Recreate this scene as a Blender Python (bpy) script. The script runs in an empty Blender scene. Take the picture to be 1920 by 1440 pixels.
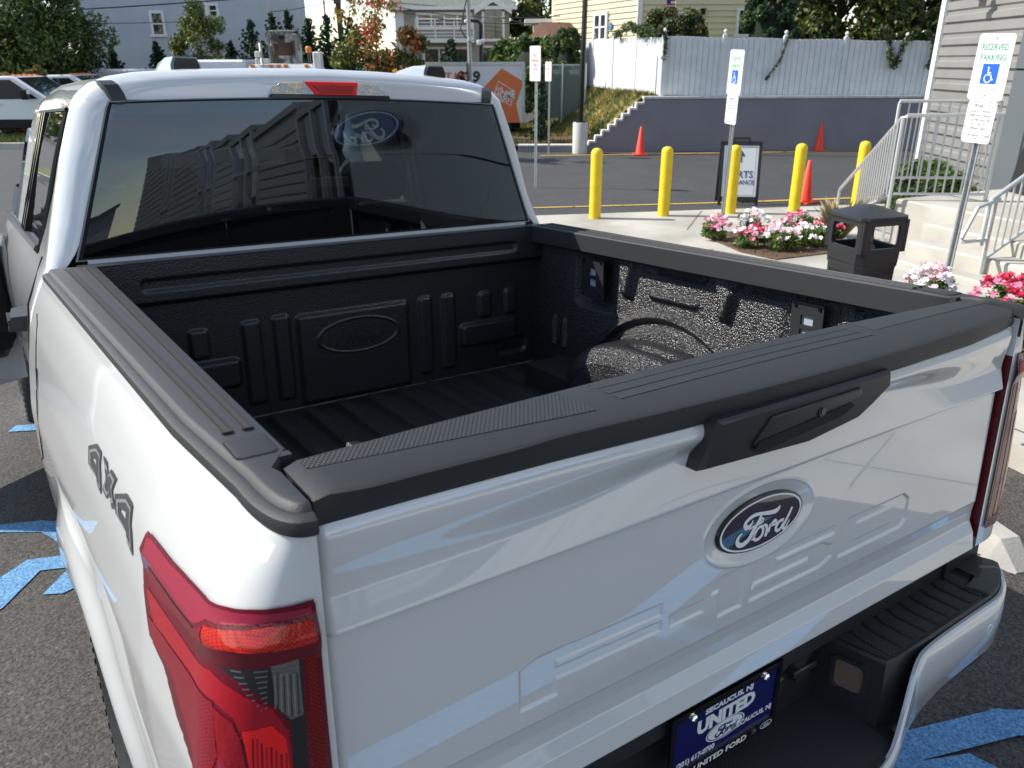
import bpy, math, random
import numpy as np
from mathutils import Vector, Matrix
random.seed(5); rng=np.random.default_rng(5)
S=bpy.context.scene; COL=S.collection
R=math.radians
# ---------------------------------------------------------------- camera
FPX=1481.57; PITCH=R(22.2); RO=-0.0041
cf=np.array([0,math.cos(PITCH),-math.sin(PITCH)]); cr=np.array([1.,0,0]); cu=np.cross(cr,cf)
c2=cr*math.cos(RO)+cu*math.sin(RO); u2=-cr*math.sin(RO)+cu*math.cos(RO)
CAM=np.array([0,0,1.81112])
cam=bpy.data.cameras.new('camera'); camo=bpy.data.objects.new('camera',cam); COL.objects.link(camo)
M=Matrix.Identity(4)
for i in range(3):
    M[i][0]=c2[i]; M[i][1]=u2[i]; M[i][2]=-cf[i]; M[i][3]=CAM[i]
camo.matrix_world=M
cam.sensor_width=36; cam.lens=36*FPX/1920; cam.clip_end=2000; cam.clip_start=.02
cam.dof.use_dof=True; cam.dof.focus_distance=1.9; cam.dof.aperture_fstop=9
S.camera=camo
S.render.resolution_x=1024; S.render.resolution_y=768
# ---------------------------------------------------------------- truck frame
YAW=0.59197
MY=np.array([[math.cos(YAW),-math.sin(YAW),0],[math.sin(YAW),math.cos(YAW),0],[0,0,1.]])
RW=np.array([[9.99404194e-01,-2.31277277e-03,3.44370218e-02],[3.22598124e-04,9.98334755e-01,5.76854620e-02],[-3.45130891e-02,-5.76399834e-02,9.97740687e-01]])
RT=MY@RW; CT=np.array([-1.02749,-0.83405,1.81112])
TT=CAM+RT@(-CT)
TM=Matrix([[*RT[0],TT[0]],[*RT[1],TT[1]],[*RT[2],TT[2]],[0,0,0,1]])
# ---------------------------------------------------------------- light
sd=RT@np.array([-.87,.70,1.0]); sd/=np.linalg.norm(sd)
EL=math.asin(sd[2]); AZ=math.atan2(sd[0],sd[1])
W=bpy.data.worlds.new('World'); S.world=W; W.use_nodes=True
nt=W.node_tree; nt.nodes.clear(); N=nt.nodes.new; LK=nt.links.new
wo=N('ShaderNodeOutputWorld'); bg=N('ShaderNodeBackground'); sky=N('ShaderNodeTexSky')
sky.sky_type='NISHITA'; sky.sun_disc=False; sky.dust_density=0; sky.ozone_density=1.6; sky.sun_elevation=EL; sky.sun_rotation=AZ
tc=N('ShaderNodeTexCoord'); mp=N('ShaderNodeMapping'); mp.inputs['Scale'].default_value=(1,1,3.2)
nz=N('ShaderNodeTexNoise'); nz.inputs['Scale'].default_value=2.6; nz.inputs['Detail'].default_value=7; nz.inputs['Roughness'].default_value=.55
rp=N('ShaderNodeValToRGB'); rp.color_ramp.elements[0].position=.50; rp.color_ramp.elements[1].position=.68
mx=N('ShaderNodeMixRGB'); mx.inputs[2].default_value=(5.2,5.8,6.8,1)
LK(tc.outputs['Generated'],mp.inputs[0]); LK(mp.outputs[0],nz.inputs['Vector']); LK(nz.outputs[0],rp.inputs[0]); LK(rp.outputs[0],mx.inputs[0])
LK(sky.outputs[0],mx.inputs[1]); tnt=N('ShaderNodeMixRGB'); tnt.blend_type='MULTIPLY'; tnt.inputs[0].default_value=1; tnt.inputs[2].default_value=(1.09,1.0,.91,1); LK(mx.outputs[0],tnt.inputs[1]); LK(tnt.outputs[0],bg.inputs[0]); LK(bg.outputs[0],wo.inputs[0]); bg.inputs[1].default_value=.155
sl=bpy.data.lights.new('sun','SUN'); sl.energy=4.7; sl.angle=R(.5); sl.color=(1,.945,.85)
so=bpy.data.objects.new('sun',sl); COL.objects.link(so); so.rotation_euler=Vector(-sd).to_track_quat('-Z','Y').to_euler(); so.location=(0,0,20)
S.view_settings.view_transform='Standard'; S.view_settings.look='None'; S.view_settings.exposure=0.60; S.view_settings.gamma=1
# ---------------------------------------------------------------- materials
MATS={}
def mat(name,col=(.5,.5,.5),rough=.6,metal=0,coat=0,spec=.5,bump=None,var=None,emis=None,alpha=None,coord='Object'):
    """bump=(scale,strength,dist[,detail]) ; var=(scale,col2,lo,hi)"""
    m=bpy.data.materials.new(name); m.use_nodes=True; t=m.node_tree; b=t.nodes['Principled BSDF']
    b.inputs['Base Color'].default_value=(*col,1); b.inputs['Roughness'].default_value=rough; b.inputs['Metallic'].default_value=metal
    b.inputs['Coat Weight'].default_value=coat; b.inputs['Coat Roughness'].default_value=.02; b.inputs['Specular IOR Level'].default_value=spec
    c=t.nodes.new('ShaderNodeTexCoord')
    if bump:
        n=t.nodes.new('ShaderNodeTexNoise'); n.inputs['Scale'].default_value=bump[0]; n.inputs['Detail'].default_value=bump[3] if len(bump)>3 else 3
        bp=t.nodes.new('ShaderNodeBump'); bp.inputs['Strength'].default_value=bump[1]; bp.inputs['Distance'].default_value=bump[2]
        t.links.new(c.outputs[coord],n.inputs['Vector']); t.links.new(n.outputs[0],bp.inputs['Height']); t.links.new(bp.outputs[0],b.inputs['Normal'])
    if var:
        n=t.nodes.new('ShaderNodeTexNoise'); n.inputs['Scale'].default_value=var[0]; n.inputs['Detail'].default_value=6
        r=t.nodes.new('ShaderNodeValToRGB'); r.color_ramp.elements[0].position=var[2]; r.color_ramp.elements[1].position=var[3]
        r.color_ramp.elements[0].color=(*col,1); r.color_ramp.elements[1].color=(*var[1],1)
        t.links.new(c.outputs[coord],n.inputs['Vector']); t.links.new(n.outputs[0],r.inputs[0]); t.links.new(r.outputs[0],b.inputs['Base Color'])
    if emis: b.inputs['Emission Color'].default_value=(*emis[0],1); b.inputs['Emission Strength'].default_value=emis[1]
    m.diffuse_color=(*col,1); MATS[name]=m; return m
paint=mat('white_paint',(.605,.61,.61),.32,0,1,.5)
paint.node_tree.nodes['Principled BSDF'].inputs['Coat IOR'].default_value=2.0
def plastic(name,col,rough,sc,st,di):
    return mat(name,col,rough,0,0,.45,(sc,st,di,2))
railm=plastic('black_grained_plastic',(.021,.022,.024),.52,700,.6,.0009)
ribm=mat('ribbed_plastic',(.016,.017,.019),.48)
blackp=mat('black_plastic',(.020,.020,.022),.42,bump=(1200,.25,.0004))
blackg=mat('black_gloss',(.008,.008,.01),.12)
def liner_mat(name,col,sc_,st,di,ro):
    m=mat(name,col,ro,0,0,.7); t=m.node_tree; bb=t.nodes['Principled BSDF']; c=t.nodes.new('ShaderNodeTexCoord'); v=t.nodes.new('ShaderNodeTexVoronoi'); v.inputs['Scale'].default_value=sc_
    n=t.nodes.new('ShaderNodeTexNoise'); n.inputs['Scale'].default_value=sc_*.35; n.inputs['Detail'].default_value=3; a=t.nodes.new('ShaderNodeMath'); a.operation='MULTIPLY_ADD'; a.inputs[1].default_value=.8
    t.links.new(c.outputs['Object'],v.inputs['Vector']); t.links.new(c.outputs['Object'],n.inputs['Vector']); t.links.new(n.outputs[0],a.inputs[0]); t.links.new(v.outputs['Distance'],a.inputs[2])
    bp=t.nodes.new('ShaderNodeBump'); bp.invert=True; bp.inputs['Strength'].default_value=st; bp.inputs['Distance'].default_value=di; t.links.new(a.outputs[0],bp.inputs['Height']); t.links.new(bp.outputs[0],bb.inputs['Normal']); return m
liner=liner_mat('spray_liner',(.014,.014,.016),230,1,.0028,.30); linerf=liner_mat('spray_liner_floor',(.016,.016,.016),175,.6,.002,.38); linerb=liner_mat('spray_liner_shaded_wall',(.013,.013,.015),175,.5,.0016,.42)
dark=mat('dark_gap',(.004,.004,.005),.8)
rubber=mat('tyre_rubber',(.02,.02,.021),.7,bump=(60,.4,.004))
chrome=mat('chrome',(.75,.76,.78),.12,1)
galv=mat('galvanised_steel',(.42,.45,.46),.38,.85,bump=(40,.1,.002),var=(25,(.55,.57,.58),.35,.7))
white=mat('white_enamel',(.8,.8,.8),.4)
def tread(name,sx,sy,ang,col=(.020,.021,.023)):
    m=mat(name,col,.5); t=m.node_tree; b=t.nodes['Principled BSDF']
    c=t.nodes.new('ShaderNodeTexCoord'); mpp=t.nodes.new('ShaderNodeMapping'); mpp.inputs['Rotation'].default_value=(0,0,ang)
    w=t.nodes.new('ShaderNodeTexWave'); w.inputs['Scale'].default_value=sx; w.inputs['Distortion'].default_value=0
    t.links.new(c.outputs['Object'],mpp.inputs[0]); t.links.new(mpp.outputs[0],w.inputs['Vector'])
    h=w.outputs['Fac']
    if sy:
        m2=t.nodes.new('ShaderNodeMapping'); m2.inputs['Rotation'].default_value=(0,0,-ang); w2=t.nodes.new('ShaderNodeTexWave'); w2.inputs['Scale'].default_value=sy
        t.links.new(c.outputs['Object'],m2.inputs[0]); t.links.new(m2.outputs[0],w2.inputs['Vector'])
        a=t.nodes.new('ShaderNodeMath'); a.operation='MINIMUM'; t.links.new(h,a.inputs[0]); t.links.new(w2.outputs['Fac'],a.inputs[1]); h=a.outputs[0]
    bp=t.nodes.new('ShaderNodeBump'); bp.inputs['Strength'].default_value=.8; bp.inputs['Distance'].default_value=.0015
    t.links.new(h,bp.inputs['Height']); t.links.new(bp.outputs[0],b.inputs['Normal'])
    cr_=t.nodes.new('ShaderNodeValToRGB'); cr_.color_ramp.elements[0].color=(col[0]*.35,col[1]*.35,col[2]*.35,1); cr_.color_ramp.elements[1].color=(col[0]*1.5,col[1]*1.5,col[2]*1.5,1)
    t.links.new(h,cr_.inputs[0]); t.links.new(cr_.outputs[0],b.inputs['Base Color'])
    return m
treadx=tread('cross_tread_plastic',55,55,R(35)); treadr=tread('ribbed_tread_plastic',42,0,R(-20)); treadb=tread('bumper_tread_plastic',60,60,R(45),(.042,.042,.046))
def leafm(name,c1,c2,c3,sc=1.2):
    m=bpy.data.materials.new(name); m.use_nodes=True; t=m.node_tree; b=t.nodes['Principled BSDF']; b.inputs['Roughness'].default_value=.55
    g=t.nodes.new('ShaderNodeNewGeometry'); r=t.nodes.new('ShaderNodeValToRGB'); r.color_ramp.interpolation='LINEAR'
    r.color_ramp.elements[0].color=(*c1,1); r.color_ramp.elements[1].color=(*c3,1); e=r.color_ramp.elements.new(.5); e.color=(*c2,1)
    t.links.new(g.outputs['Random Per Island'],r.inputs[0]); t.links.new(r.outputs[0],b.inputs['Base Color'])
    tr=t.nodes.new('ShaderNodeBsdfTranslucent'); t.links.new(r.outputs[0],tr.inputs[0]); ms=t.nodes.new('ShaderNodeMixShader'); ms.inputs[0].default_value=.3
    t.links.new(b.outputs[0],ms.inputs[1]); t.links.new(tr.outputs[0],ms.inputs[2]); t.links.new(ms.outputs[0],t.nodes['Material Output'].inputs[0])
    m.diffuse_color=(*c2,1); return m
# ---------------------------------------------------------------- mesh helpers
def link(o,parent=None):
    COL.objects.link(o)
    if parent is not None: o.parent=parent
    return o
def tag(o,label,cat,group=None,kind=None):
    if label: o['label']=label
    if cat: o['category']=cat
    if group: o['group']=group
    if kind: o['kind']=kind
    return o
def empty(name,label,cat,loc=(0,0,0),rz=0,group=None,parent=None):
    o=bpy.data.objects.new(name,None); o.empty_display_size=.1; link(o,parent); o.location=loc; o.rotation_euler=(0,0,rz)
    tag(o,label,cat,group); return o
class B:
    def __init__(s): s.v=[];s.f=[];s.m=[];s.mats=[]
    def mi(s,m):
        if m not in s.mats: s.mats.append(m)
        return s.mats.index(m)
    def add(s,v,f,m):
        o=len(s.v); s.v+= [tuple(map(float,p)) for p in v]; k=s.mi(m)
        for q in f: s.f.append(tuple(i+o for i in q)); s.m.append(k)
        return s
    def box(s,x0,x1,y0,y1,z0,z1,m,bev=0):
        if bev<=0:
            v=[(x,y,z) for z in(z0,z1) for y in(y0,y1) for x in(x0,x1)]
            return s.add(v,[(0,2,3,1),(4,5,7,6),(0,1,5,4),(2,6,7,3),(0,4,6,2),(1,3,7,5)],m)
        b=bev; pts=[]
        for z,i in ((z0,b),(z0+b,0),(z1-b,0),(z1,b)):
            pts.append([(x0+i+b*(1 if not i else .3),y0+i,z),(x1-i-b*(1 if not i else .3),y0+i,z),(x1-i,y0+i+b*(1 if not i else .3),z),(x1-i,y1-i-b*(1 if not i else .3),z),(x1-i-b*(1 if not i else .3),y1-i,z),(x0+i+b*(1 if not i else .3),y1-i,z),(x0+i,y1-i-b*(1 if not i else .3),z),(x0+i,y0+i+b*(1 if not i else .3),z)])
        return s.loft(pts,m)
    def loft(s,rings,m,caps=True,closed=True):
        n=len(rings[0]); v=[p for r in rings for p in r]; f=[]
        for a in range(len(rings)-1):
            for i in range(n if closed else n-1):
                j=(i+1)%n; f.append((a*n+i,a*n+j,(a+1)*n+j,(a+1)*n+i))
        if caps: f.append(tuple(range(n))[::-1]); f.append(tuple((len(rings)-1)*n+i for i in range(n)))
        return s.add(v,f,m)
    def tube(s,path,r,m,n=8,caps=True):
        path=[Vector(p) for p in path]; rr=r if isinstance(r,(list,tuple)) else [r]*len(path); rings=[]
        up=None
        for i,p in enumerate(path):
            t=(path[min(i+1,len(path)-1)]-path[max(i-1,0)]).normalized()
            if up is None: up=Vector((0,0,1)) if abs(t.z)<.9 else Vector((1,0,0))
            a=t.cross(up).normalized(); b=a.cross(t).normalized(); up=b
            rings.append([tuple(p+(a*math.cos(k*2*math.pi/n)+b*math.sin(k*2*math.pi/n))*rr[i]) for k in range(n)])
        return s.loft(rings,m,caps)
    def cyl(s,c,r,z0,z1,m,n=16,r2=None):
        r2=r if r2 is None else r2
        return s.loft([[(c[0]+a*math.cos(k*2*math.pi/n),c[1]+a*math.sin(k*2*math.pi/n),z) for k in range(n)] for a,z in((r,z0),(r2,z1))],m)
    def lathe(s,c,prof,m,n=20):
        return s.loft([[(c[0]+a*math.cos(k*2*math.pi/n),c[1]+a*math.sin(k*2*math.pi/n),c[2]+z) for k in range(n)] for a,z in prof],m)
    def prism(s,poly,fn0,fn1,m):
        n=len(poly); return s.loft([[fn0(*p) for p in poly],[fn1(*p) for p in poly]],m)
    def ngon(s,pts,m): return s.add(pts,[tuple(range(len(pts)))],m)
    def grid(s,fn,us,vs,m):
        v=[fn(a,b) for a in us for b in vs]; n=len(vs)
        return s.add(v,[(i*n+j,(i+1)*n+j,(i+1)*n+j+1,i*n+j+1) for i in range(len(us)-1) for j in range(n-1)],m)
    def build(s,name,parent=None,smooth=None,fix=True):
        me=bpy.data.meshes.new(name); me.from_pydata(s.v,[],s.f)
        for m in s.mats: me.materials.append(m)
        me.polygons.foreach_set('material_index',s.m)
        if fix:
            import bmesh
            b=bmesh.new(); b.from_mesh(me); bmesh.ops.remove_doubles(b,verts=b.verts,dist=1e-5); bmesh.ops.recalc_face_normals(b,faces=b.faces); b.to_mesh(me); b.free()
        if smooth is not None:
            me.polygons.foreach_set('use_smooth',[True]*len(me.polygons)); me.update(); me.set_sharp_from_angle(angle=R(smooth))
        me.update()
        return link(bpy.data.objects.new(name,me),parent)
def npgrid(name,X,Y,Z,m,parent=None,flip=False):
    nu,nv=X.shape; me=bpy.data.meshes.new(name)
    co=np.stack([X,Y,Z],-1).reshape(-1,3).astype(np.float32)
    i=np.arange((nu-1)*(nv-1)); a=(i//(nv-1))*nv+i%(nv-1)
    q=np.stack([a,a+nv,a+nv+1,a+1],-1) if not flip else np.stack([a,a+1,a+nv+1,a+nv],-1)
    me.vertices.add(len(co)); me.vertices.foreach_set('co',co.ravel()); me.loops.add(q.size); me.loops.foreach_set('vertex_index',q.ravel().astype(np.int32))
    me.polygons.add(len(q)); me.polygons.foreach_set('loop_start',np.arange(0,q.size,4,dtype=np.int32)); me.polygons.foreach_set('loop_total',np.full(len(q),4,dtype=np.int32))
    me.polygons.foreach_set('use_smooth',np.ones(len(q),bool)); me.materials.append(m); me.update(calc_edges=True); me.validate()
    return link(bpy.data.objects.new(name,me),parent)
def sdf(px,py,poly):
    """signed distance (negative inside) of arrays px,py to polygon"""
    d=np.full(px.shape,1e9); ins=np.zeros(px.shape,bool); n=len(poly)
    for i in range(n):
        ax,ay=poly[i]; bx,by=poly[(i+1)%n]; ex,ey=bx-ax,by-ay; L=ex*ex+ey*ey+1e-12
        t=np.clip(((px-ax)*ex+(py-ay)*ey)/L,0,1); d=np.minimum(d,np.hypot(px-ax-t*ex,py-ay-t*ey))
        if ay!=by:
            c=((ay>py)!=(by>py))&(px<(bx-ax)*(py-ay)/(by-ay)+ax); ins^=c
    return np.where(ins,-d,d)
def rrect(px,py,cx,cy,hx,hy,r):
    qx=np.abs(px-cx)-hx+r; qy=np.abs(py-cy)-hy+r
    return np.hypot(np.maximum(qx,0),np.maximum(qy,0))+np.minimum(np.maximum(qx,qy),0)-r
def sst(d,w):  # 1 inside .. 0 outside
    t=np.clip(.5-d/w,0,1); return t*t*(3-2*t)
FONTC={}
def text_mesh(s,size,extr=0,bold=0,shear=0,align='CENTER',sx=1.0):
    cu=bpy.data.curves.new('t','FONT'); cu.body=s; cu.size=size; cu.extrude=extr; cu.offset=bold; cu.shear=shear; cu.align_x=align; cu.align_y='CENTER'; cu.resolution_u=2
    o=bpy.data.objects.new('t',cu); COL.objects.link(o); bpy.context.view_layer.update()
    me=o.to_mesh(); v=[(a.co.x*sx,a.co.y,a.co.z) for a in me.vertices]; f=[tuple(p.vertices) for p in me.polygons]; o.to_mesh_clear()
    bpy.data.objects.remove(o); bpy.data.curves.remove(cu); return v,f
def put_text(b,s,size,fn,m,**k):
    v,f=text_mesh(s,size,**k); b.add([fn(x,y,z) for x,y,z in v],f,m)
FORD=[[(.375,.182,.012),(.356,.136,.036),(.272,.109,.046),(.112,.13,.038),(-.032,.163,.032),(-.173,.184,.034),(-.281,.17,.036),(-.37,.127,.038),(-.401,.076,.042),(-.369,.02,.044),(-.302,.02,.038),(-.252,.055,.024),(-.234,.106,.011)],[(-.038,.154,.024),(-.087,.062,.034),(-.152,-.021,.038),(-.217,-.103,.044),(-.274,-.188,.046),(-.35,-.236,.048),(-.443,-.252,.046),(-.517,-.218,.044),(-.544,-.153,.042),(-.517,-.086,.03),(-.448,-.049,.014)],[(-.302,-.031,.01),(-.202,-.011,.022),(-.079,.003,.022),(-.017,.005,.02),(.011,.037,.016),(-.013,.078,.016),(-.046,.059,.016),(-.031,.009,.016)],[(-.219,-.242,.012),(-.171,-.185,.03),(-.145,-.126,.03),(-.083,-.068,.026),(-.021,-.066,.026),(.026,-.127,.03),(.014,-.212,.033),(-.056,-.262,.03),(-.134,-.259,.03),(-.175,-.209,.03),(-.164,-.141,.026)],[(-.028,-.064,.016),(.041,-.059,.022),(.094,-.086,.03),(.12,-.167,.034),(.093,-.273,.034)],[(.164,-.222,.016),(.181,-.144,.028),(.243,-.079,.03),(.304,-.061,.033),(.333,-.107,.022),(.286,-.129,.02),(.159,-.096,.022)],[(.515,-.109,.03),(.42,-.107,.03),(.355,-.155,.033),(.333,-.222,.033),(.387,-.268,.03),(.455,-.239,.028),(.516,-.162,.026)],[(.69,.06,.026),(.619,-.066,.032),(.547,-.172,.031),(.505,-.233,.03),(.535,-.279,.025),(.589,-.248,.02),(.656,-.157,.01)]]
def crom(P,k=4):
    out=[]; P=[P[0]]+list(P)+[P[-1]]
    for i in range(1,len(P)-2):
        p0,p1,p2,p3=[np.array(P[i+j],float) for j in(-1,0,1,2)]
        for a in range(k):
            t=a/k; out.append(.5*((2*p1)+(-p0+p2)*t+(2*p0-5*p1+4*p2-p3)*t*t+(-p0+3*p1-3*p2+p3)*t**3))
    out.append(np.array(P[-2],float)); return out
def script(b,fn,m,h=0.0,k=4,wk=1.0):
    """cursive lettering as flat ribbons; fn(u,v,w)->xyz (w=height)"""
    for si,st in enumerate(FORD):
        C=crom(st,k); n=len(C); vs=[];fs=[]; hh=h*(1+.07*si)
        for i,c in enumerate(C):
            d=C[min(i+1,n-1)][:2]-C[max(i-1,0)][:2]; L=np.hypot(*d)+1e-9; nx,ny=-d[1]/L,d[0]/L; w=c[2]*.9*wk
            vs+= [fn(c[0]+nx*w,c[1]+ny*w,hh),fn(c[0]-nx*w,c[1]-ny*w,hh)]
        for i in range(n-1): fs.append((2*i,2*i+1,2*i+3,2*i+2))
        b.add(vs,fs,m)
def ell(a,b_,n=48): return [(a*math.cos(i*2*math.pi/n),b_*math.sin(i*2*math.pi/n)) for i in range(n)]
def ring(b,fn,a0,b0,a1,b1,h,m,n=48):
    p=ell(a0,b0,n); q=ell(a1,b1,n); b.add([fn(*x,h) for x in p]+[fn(*x,h) for x in q],[(i,(i+1)%n,n+(i+1)%n,n+i) for i in range(n)],m)
# ================================================================ PICKUP TRUCK (truck frame: x right, y forward, z up)
truck=bpy.data.objects.new('pickup_truck',None); link(truck); truck.matrix_world=TM
tag(truck,'white pickup in the foreground with empty black lined bed and open front doors','pickup truck')
def XR(y): return np.interp(y,[-.02,.256,1.69],[.826,.847,.887])
OZ=[.50,.55,.62,.75,.9,1.05,1.18,1.28,1.35,1.385,1.41]; OO=[.045,.06,.075,.088,.096,.095,.078,.058,.033,.015,0]
def OFF(z): return np.interp(z,OZ,OO)
def offs(z):  # smoothed
    return (OFF(z-.02)+OFF(z)*2+OFF(np.minimum(z+.02,1.41)))/4
def side(s,z,sg=-1,o=0.):
    """bed side skin: s 0..1 straight from the cab back, 1..2 round the rear corner"""
    s=np.asarray(s,float); z=np.asarray(z,float); off=offs(z)
    th=np.clip(s-1,0,1)*math.pi/2; n=2.6 if sg<0 else 3.4
    y1=1.69-np.minimum(s,1)*1.67
    c=np.clip(np.cos(th),0,1); sn=np.clip(np.sin(th),0,1)
    a=XR(.02)+off-.785
    flare=.028*np.exp(-(((np.hypot(y1-.95,z-.42)-.50)/.075)**2))*(z<1.0)*(s<=1)
    x=np.where(s<=1,XR(y1)+off+flare,.785+a*c**(2/n)); y=np.where(s<=1,y1,.02-(.12 if sg<0 else .100)*sn**(2/n))
    nx=np.where(s<=1,1,c); ny=np.where(s<=1,0,-sn)
    return sg*(x+o*nx),y+o*ny,z
def bedside(sg,name,label):
    ss=np.concatenate([np.linspace(0,1,110),1+np.linspace(0,1,40)[1:]]); zs=np.concatenate([np.linspace(.5,1.36,90),np.linspace(1.365,1.410,10)])
    A,Z=np.meshgrid(ss,zs,indexing='ij'); X,Y,Z2=side(A,np.minimum(Z,1.41),sg)
    Z2=np.where(Z>1.41,Z,Z2); X=np.where(Z>1.41,X-sg*(Z-1.41)*1.5,X)
    # dish below the decal line and arch cut-out
    me=npgrid(name,X,Y,Z2,paint,truck,flip=(sg>0))
    d=me.data; n=len(zs); import bmesh
    bm=bmesh.new(); bm.from_mesh(d); kill=[f for f in bm.faces if all(math.hypot(v.co.y-.95,v.co.z-.40)<.455 for v in f.verts) or (f.calc_center_median().z<.86 and f.calc_center_median().y<-.02)]
    bmesh.ops.delete(bm,geom=kill,context='FACES'); 
    for v in bm.verts:
        r=math.hypot(v.co.y-.95,v.co.z-.40)
        if .43<r<.475 and any(e.is_boundary for e in v.link_edges) and v.co.z>.5:
            k=.462/r; v.co.y=.95+(v.co.y-.95)*k; v.co.z=.40+(v.co.z-.40)*k
    ed=[e for e in bm.edges if e.is_boundary and max(math.hypot(v.co.y-.95,v.co.z-.40) for v in e.verts)<.48]
    r=bmesh.ops.extrude_edge_only(bm,edges=ed)
    for v in [g for g in r['geom'] if isinstance(g,bmesh.types.BMVert)]: v.co.x-=sg*.09
    bm.to_mesh(d); bm.free()
    for p in d.polygons: p.use_smooth=True
    me['label']=label
    b=B(); yb=-.1 if sg<0 else -.080; b.add([(sg*.785,yb,1.322),(sg*.785,yb,1.405),(sg*.785,.03,1.405),(sg*.785,.03,1.322)],[(0,1,2,3)],paint); b.add([(sg*.785,yb,.88),(sg*.785,yb,1.322),(sg*.785,.03,1.322),(sg*.785,.03,.88)],[(0,1,2,3)],redL if sg>0 else paint); b.build('corner_return',me)
    return me
def patch(b,poly,m,sg=-1,o=.004,res=.006,holes=(),crease=None):
    """surface patch whose outline is given in (s,z)"""
    P=np.array(poly,float); s0,z0=P.min(0); s1,z1=P.max(0)
    us=np.arange(s0-res,s1+2*res,res*1.6 if s1<1.1 else res*2.2); vs=np.arange(z0-res,z1+2*res,res)
    U,V=np.meshgrid(us,vs,indexing='ij')
    k=.25 # squash s for distances
    D=sdf(U*1.0,V,[(a,c) for a,c in poly]);
    for h in holes: D=np.maximum(D,-sdf(U,V,h))
    idx={}; vv=[];ff=[]
    # snap verts slightly outside on to the outline
    Pn=[tuple(p) for p in poly]
    def snap(u,v):
        best=None
        for pl in [Pn]+[list(h) for h in holes]:
            for i in range(len(pl)):
                ax,ay=pl[i]; bx,by=pl[(i+1)%len(pl)]; ex,ey=bx-ax,by-ay; t=max(0,min(1,((u-ax)*ex+(v-ay)*ey)/(ex*ex+ey*ey+1e-12)))
                qx,qy=ax+t*ex,ay+t*ey; dd=(u-qx)**2+(v-qy)**2
                if best is None or dd<best[0]: best=(dd,qx,qy)
        return best[1],best[2]
    ins=D<0
    def vid(i,j):
        if (i,j) not in idx:
            u,v=U[i,j],V[i,j]
            if not ins[i,j]: u,v=snap(u,v)
            x,y,z=side(u,v,sg,o if crease is None else o+crease(u,v)); idx[i,j]=len(vv); vv.append((float(x),float(y),float(z)))
        return idx[i,j]
    for i in range(len(us)-1):
        for j in range(len(vs)-1):
            if int(ins[i,j])+int(ins[i+1,j])+int(ins[i,j+1])+int(ins[i+1,j+1])>=2: ff.append((vid(i,j),vid(i+1,j),vid(i+1,j+1),vid(i,j+1)))
    b.add(vv,ff,m)
redL=mat('tail_lens_side_red',(.10,.002,.006),.15)
sl_=bedside(-1,'bed_side','sunlit white bed side with a grey 4x4 decal'); bedside(1,'bed_side','far white bed side beside the concrete walk')
# decal
dg=mat('decal_grey',(.045,.045,.05),.4); dl=mat('decal_light_grey',(.19,.19,.20),.4)
b=B()
def dec(poly,holes=()):
    patch(b,poly,dg,-1,.0012,.0022,holes)
def sc(poly,k):
    cx=sum(p[0] for p in poly)/len(poly); cz=sum(p[1] for p in poly)/len(poly); return [(cx+(x-cx)*k,cz+(z-cz)*k) for x,z in poly]
f4=[(.584,1.254),(.629,1.281),(.657,1.281),(.657,1.256),(.662,1.244),(.670,1.211),(.644,1.214),(.639,1.225),(.589,1.221)]
fx=[(.664,1.281),(.689,1.281),(.697,1.266),(.709,1.281),(.737,1.281),(.722,1.252),(.739,1.232),(.722,1.222),(.707,1.237),(.698,1.222),(.672,1.224),(.687,1.252)]
g4=[(.732,1.254),(.779,1.284),(.807,1.284),(.807,1.252),(.812,1.244),(.822,1.212),(.796,1.218),(.789,1.229),(.740,1.227)]
dec(f4,[[(.609,1.244),(.634,1.254),(.634,1.242)]]); dec(fx); dec(g4,[[(.757,1.244),(.784,1.258),(.784,1.244)]])
for p,h in ((f4,[(.606,1.243),(.636,1.257),(.636,1.241)]),(g4,[(.754,1.243),(.786,1.261),(.786,1.243)])):
    q=sc(p,.80); q2=sc(p,.66); patch(b,q,dl,-1,.0020,.0016,[q2,h] )
    for hh in (h,): pass
patch(b,sc(fx,.78),dl,-1,.0020,.0016,[sc(fx,.55)])
b.build('bed_side_decal',truck,smooth=40,fix=False)
# ---------------- tail lights
redm=mat('tail_lens_mid_red',(.30,.005,.014),.05,0,0); redk=mat('tail_lens_inner_red',(.24,.004,.012),.07,0,0,.5,(35,.5,.006,4)); refe=None
redd=mat('tail_lens_dark_red',(.11,.002,.012),.07,0,0,.5,(260,.25,.002,1)); redb=mat('tail_lens_bright_red',(.75,.012,.016),.06,0,0); redp=mat('tail_lens_pink_red',(.24,.016,.04),.05,0,0)
smok=mat('tail_lens_smoked',(.018,.017,.02),.06,0,0); 
clr=mat('tail_lens_clear',(.42,.40,.42),.12,.7,1)
def prism_m(name,c1,c2,sc_,axis=0,em=None):
    m=mat(name,c1,.08,0,0); t=m.node_tree; bb=t.nodes['Principled BSDF']; c=t.nodes.new('ShaderNodeTexCoord'); w=t.nodes.new('ShaderNodeTexChecker'); w.inputs['Scale'].default_value=sc_
    w.inputs['Color1'].default_value=(*c1,1); w.inputs['Color2'].default_value=(*c2,1)
    t.links.new(c.outputs['Object'],w.inputs['Vector']); t.links.new(w.outputs['Color'],bb.inputs['Base Color']); return m
refl=prism_m('tail_reflector_red',(.50,.02,.010),(.25,.005,.006),330)
refd=prism_m('tail_reflector_deep_red',(.26,.004,.018),(.13,.003,.010),330); refe=prism_m('tail_reflector_edge',(.20,.006,.004),(.09,.002,.004),330)
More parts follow.
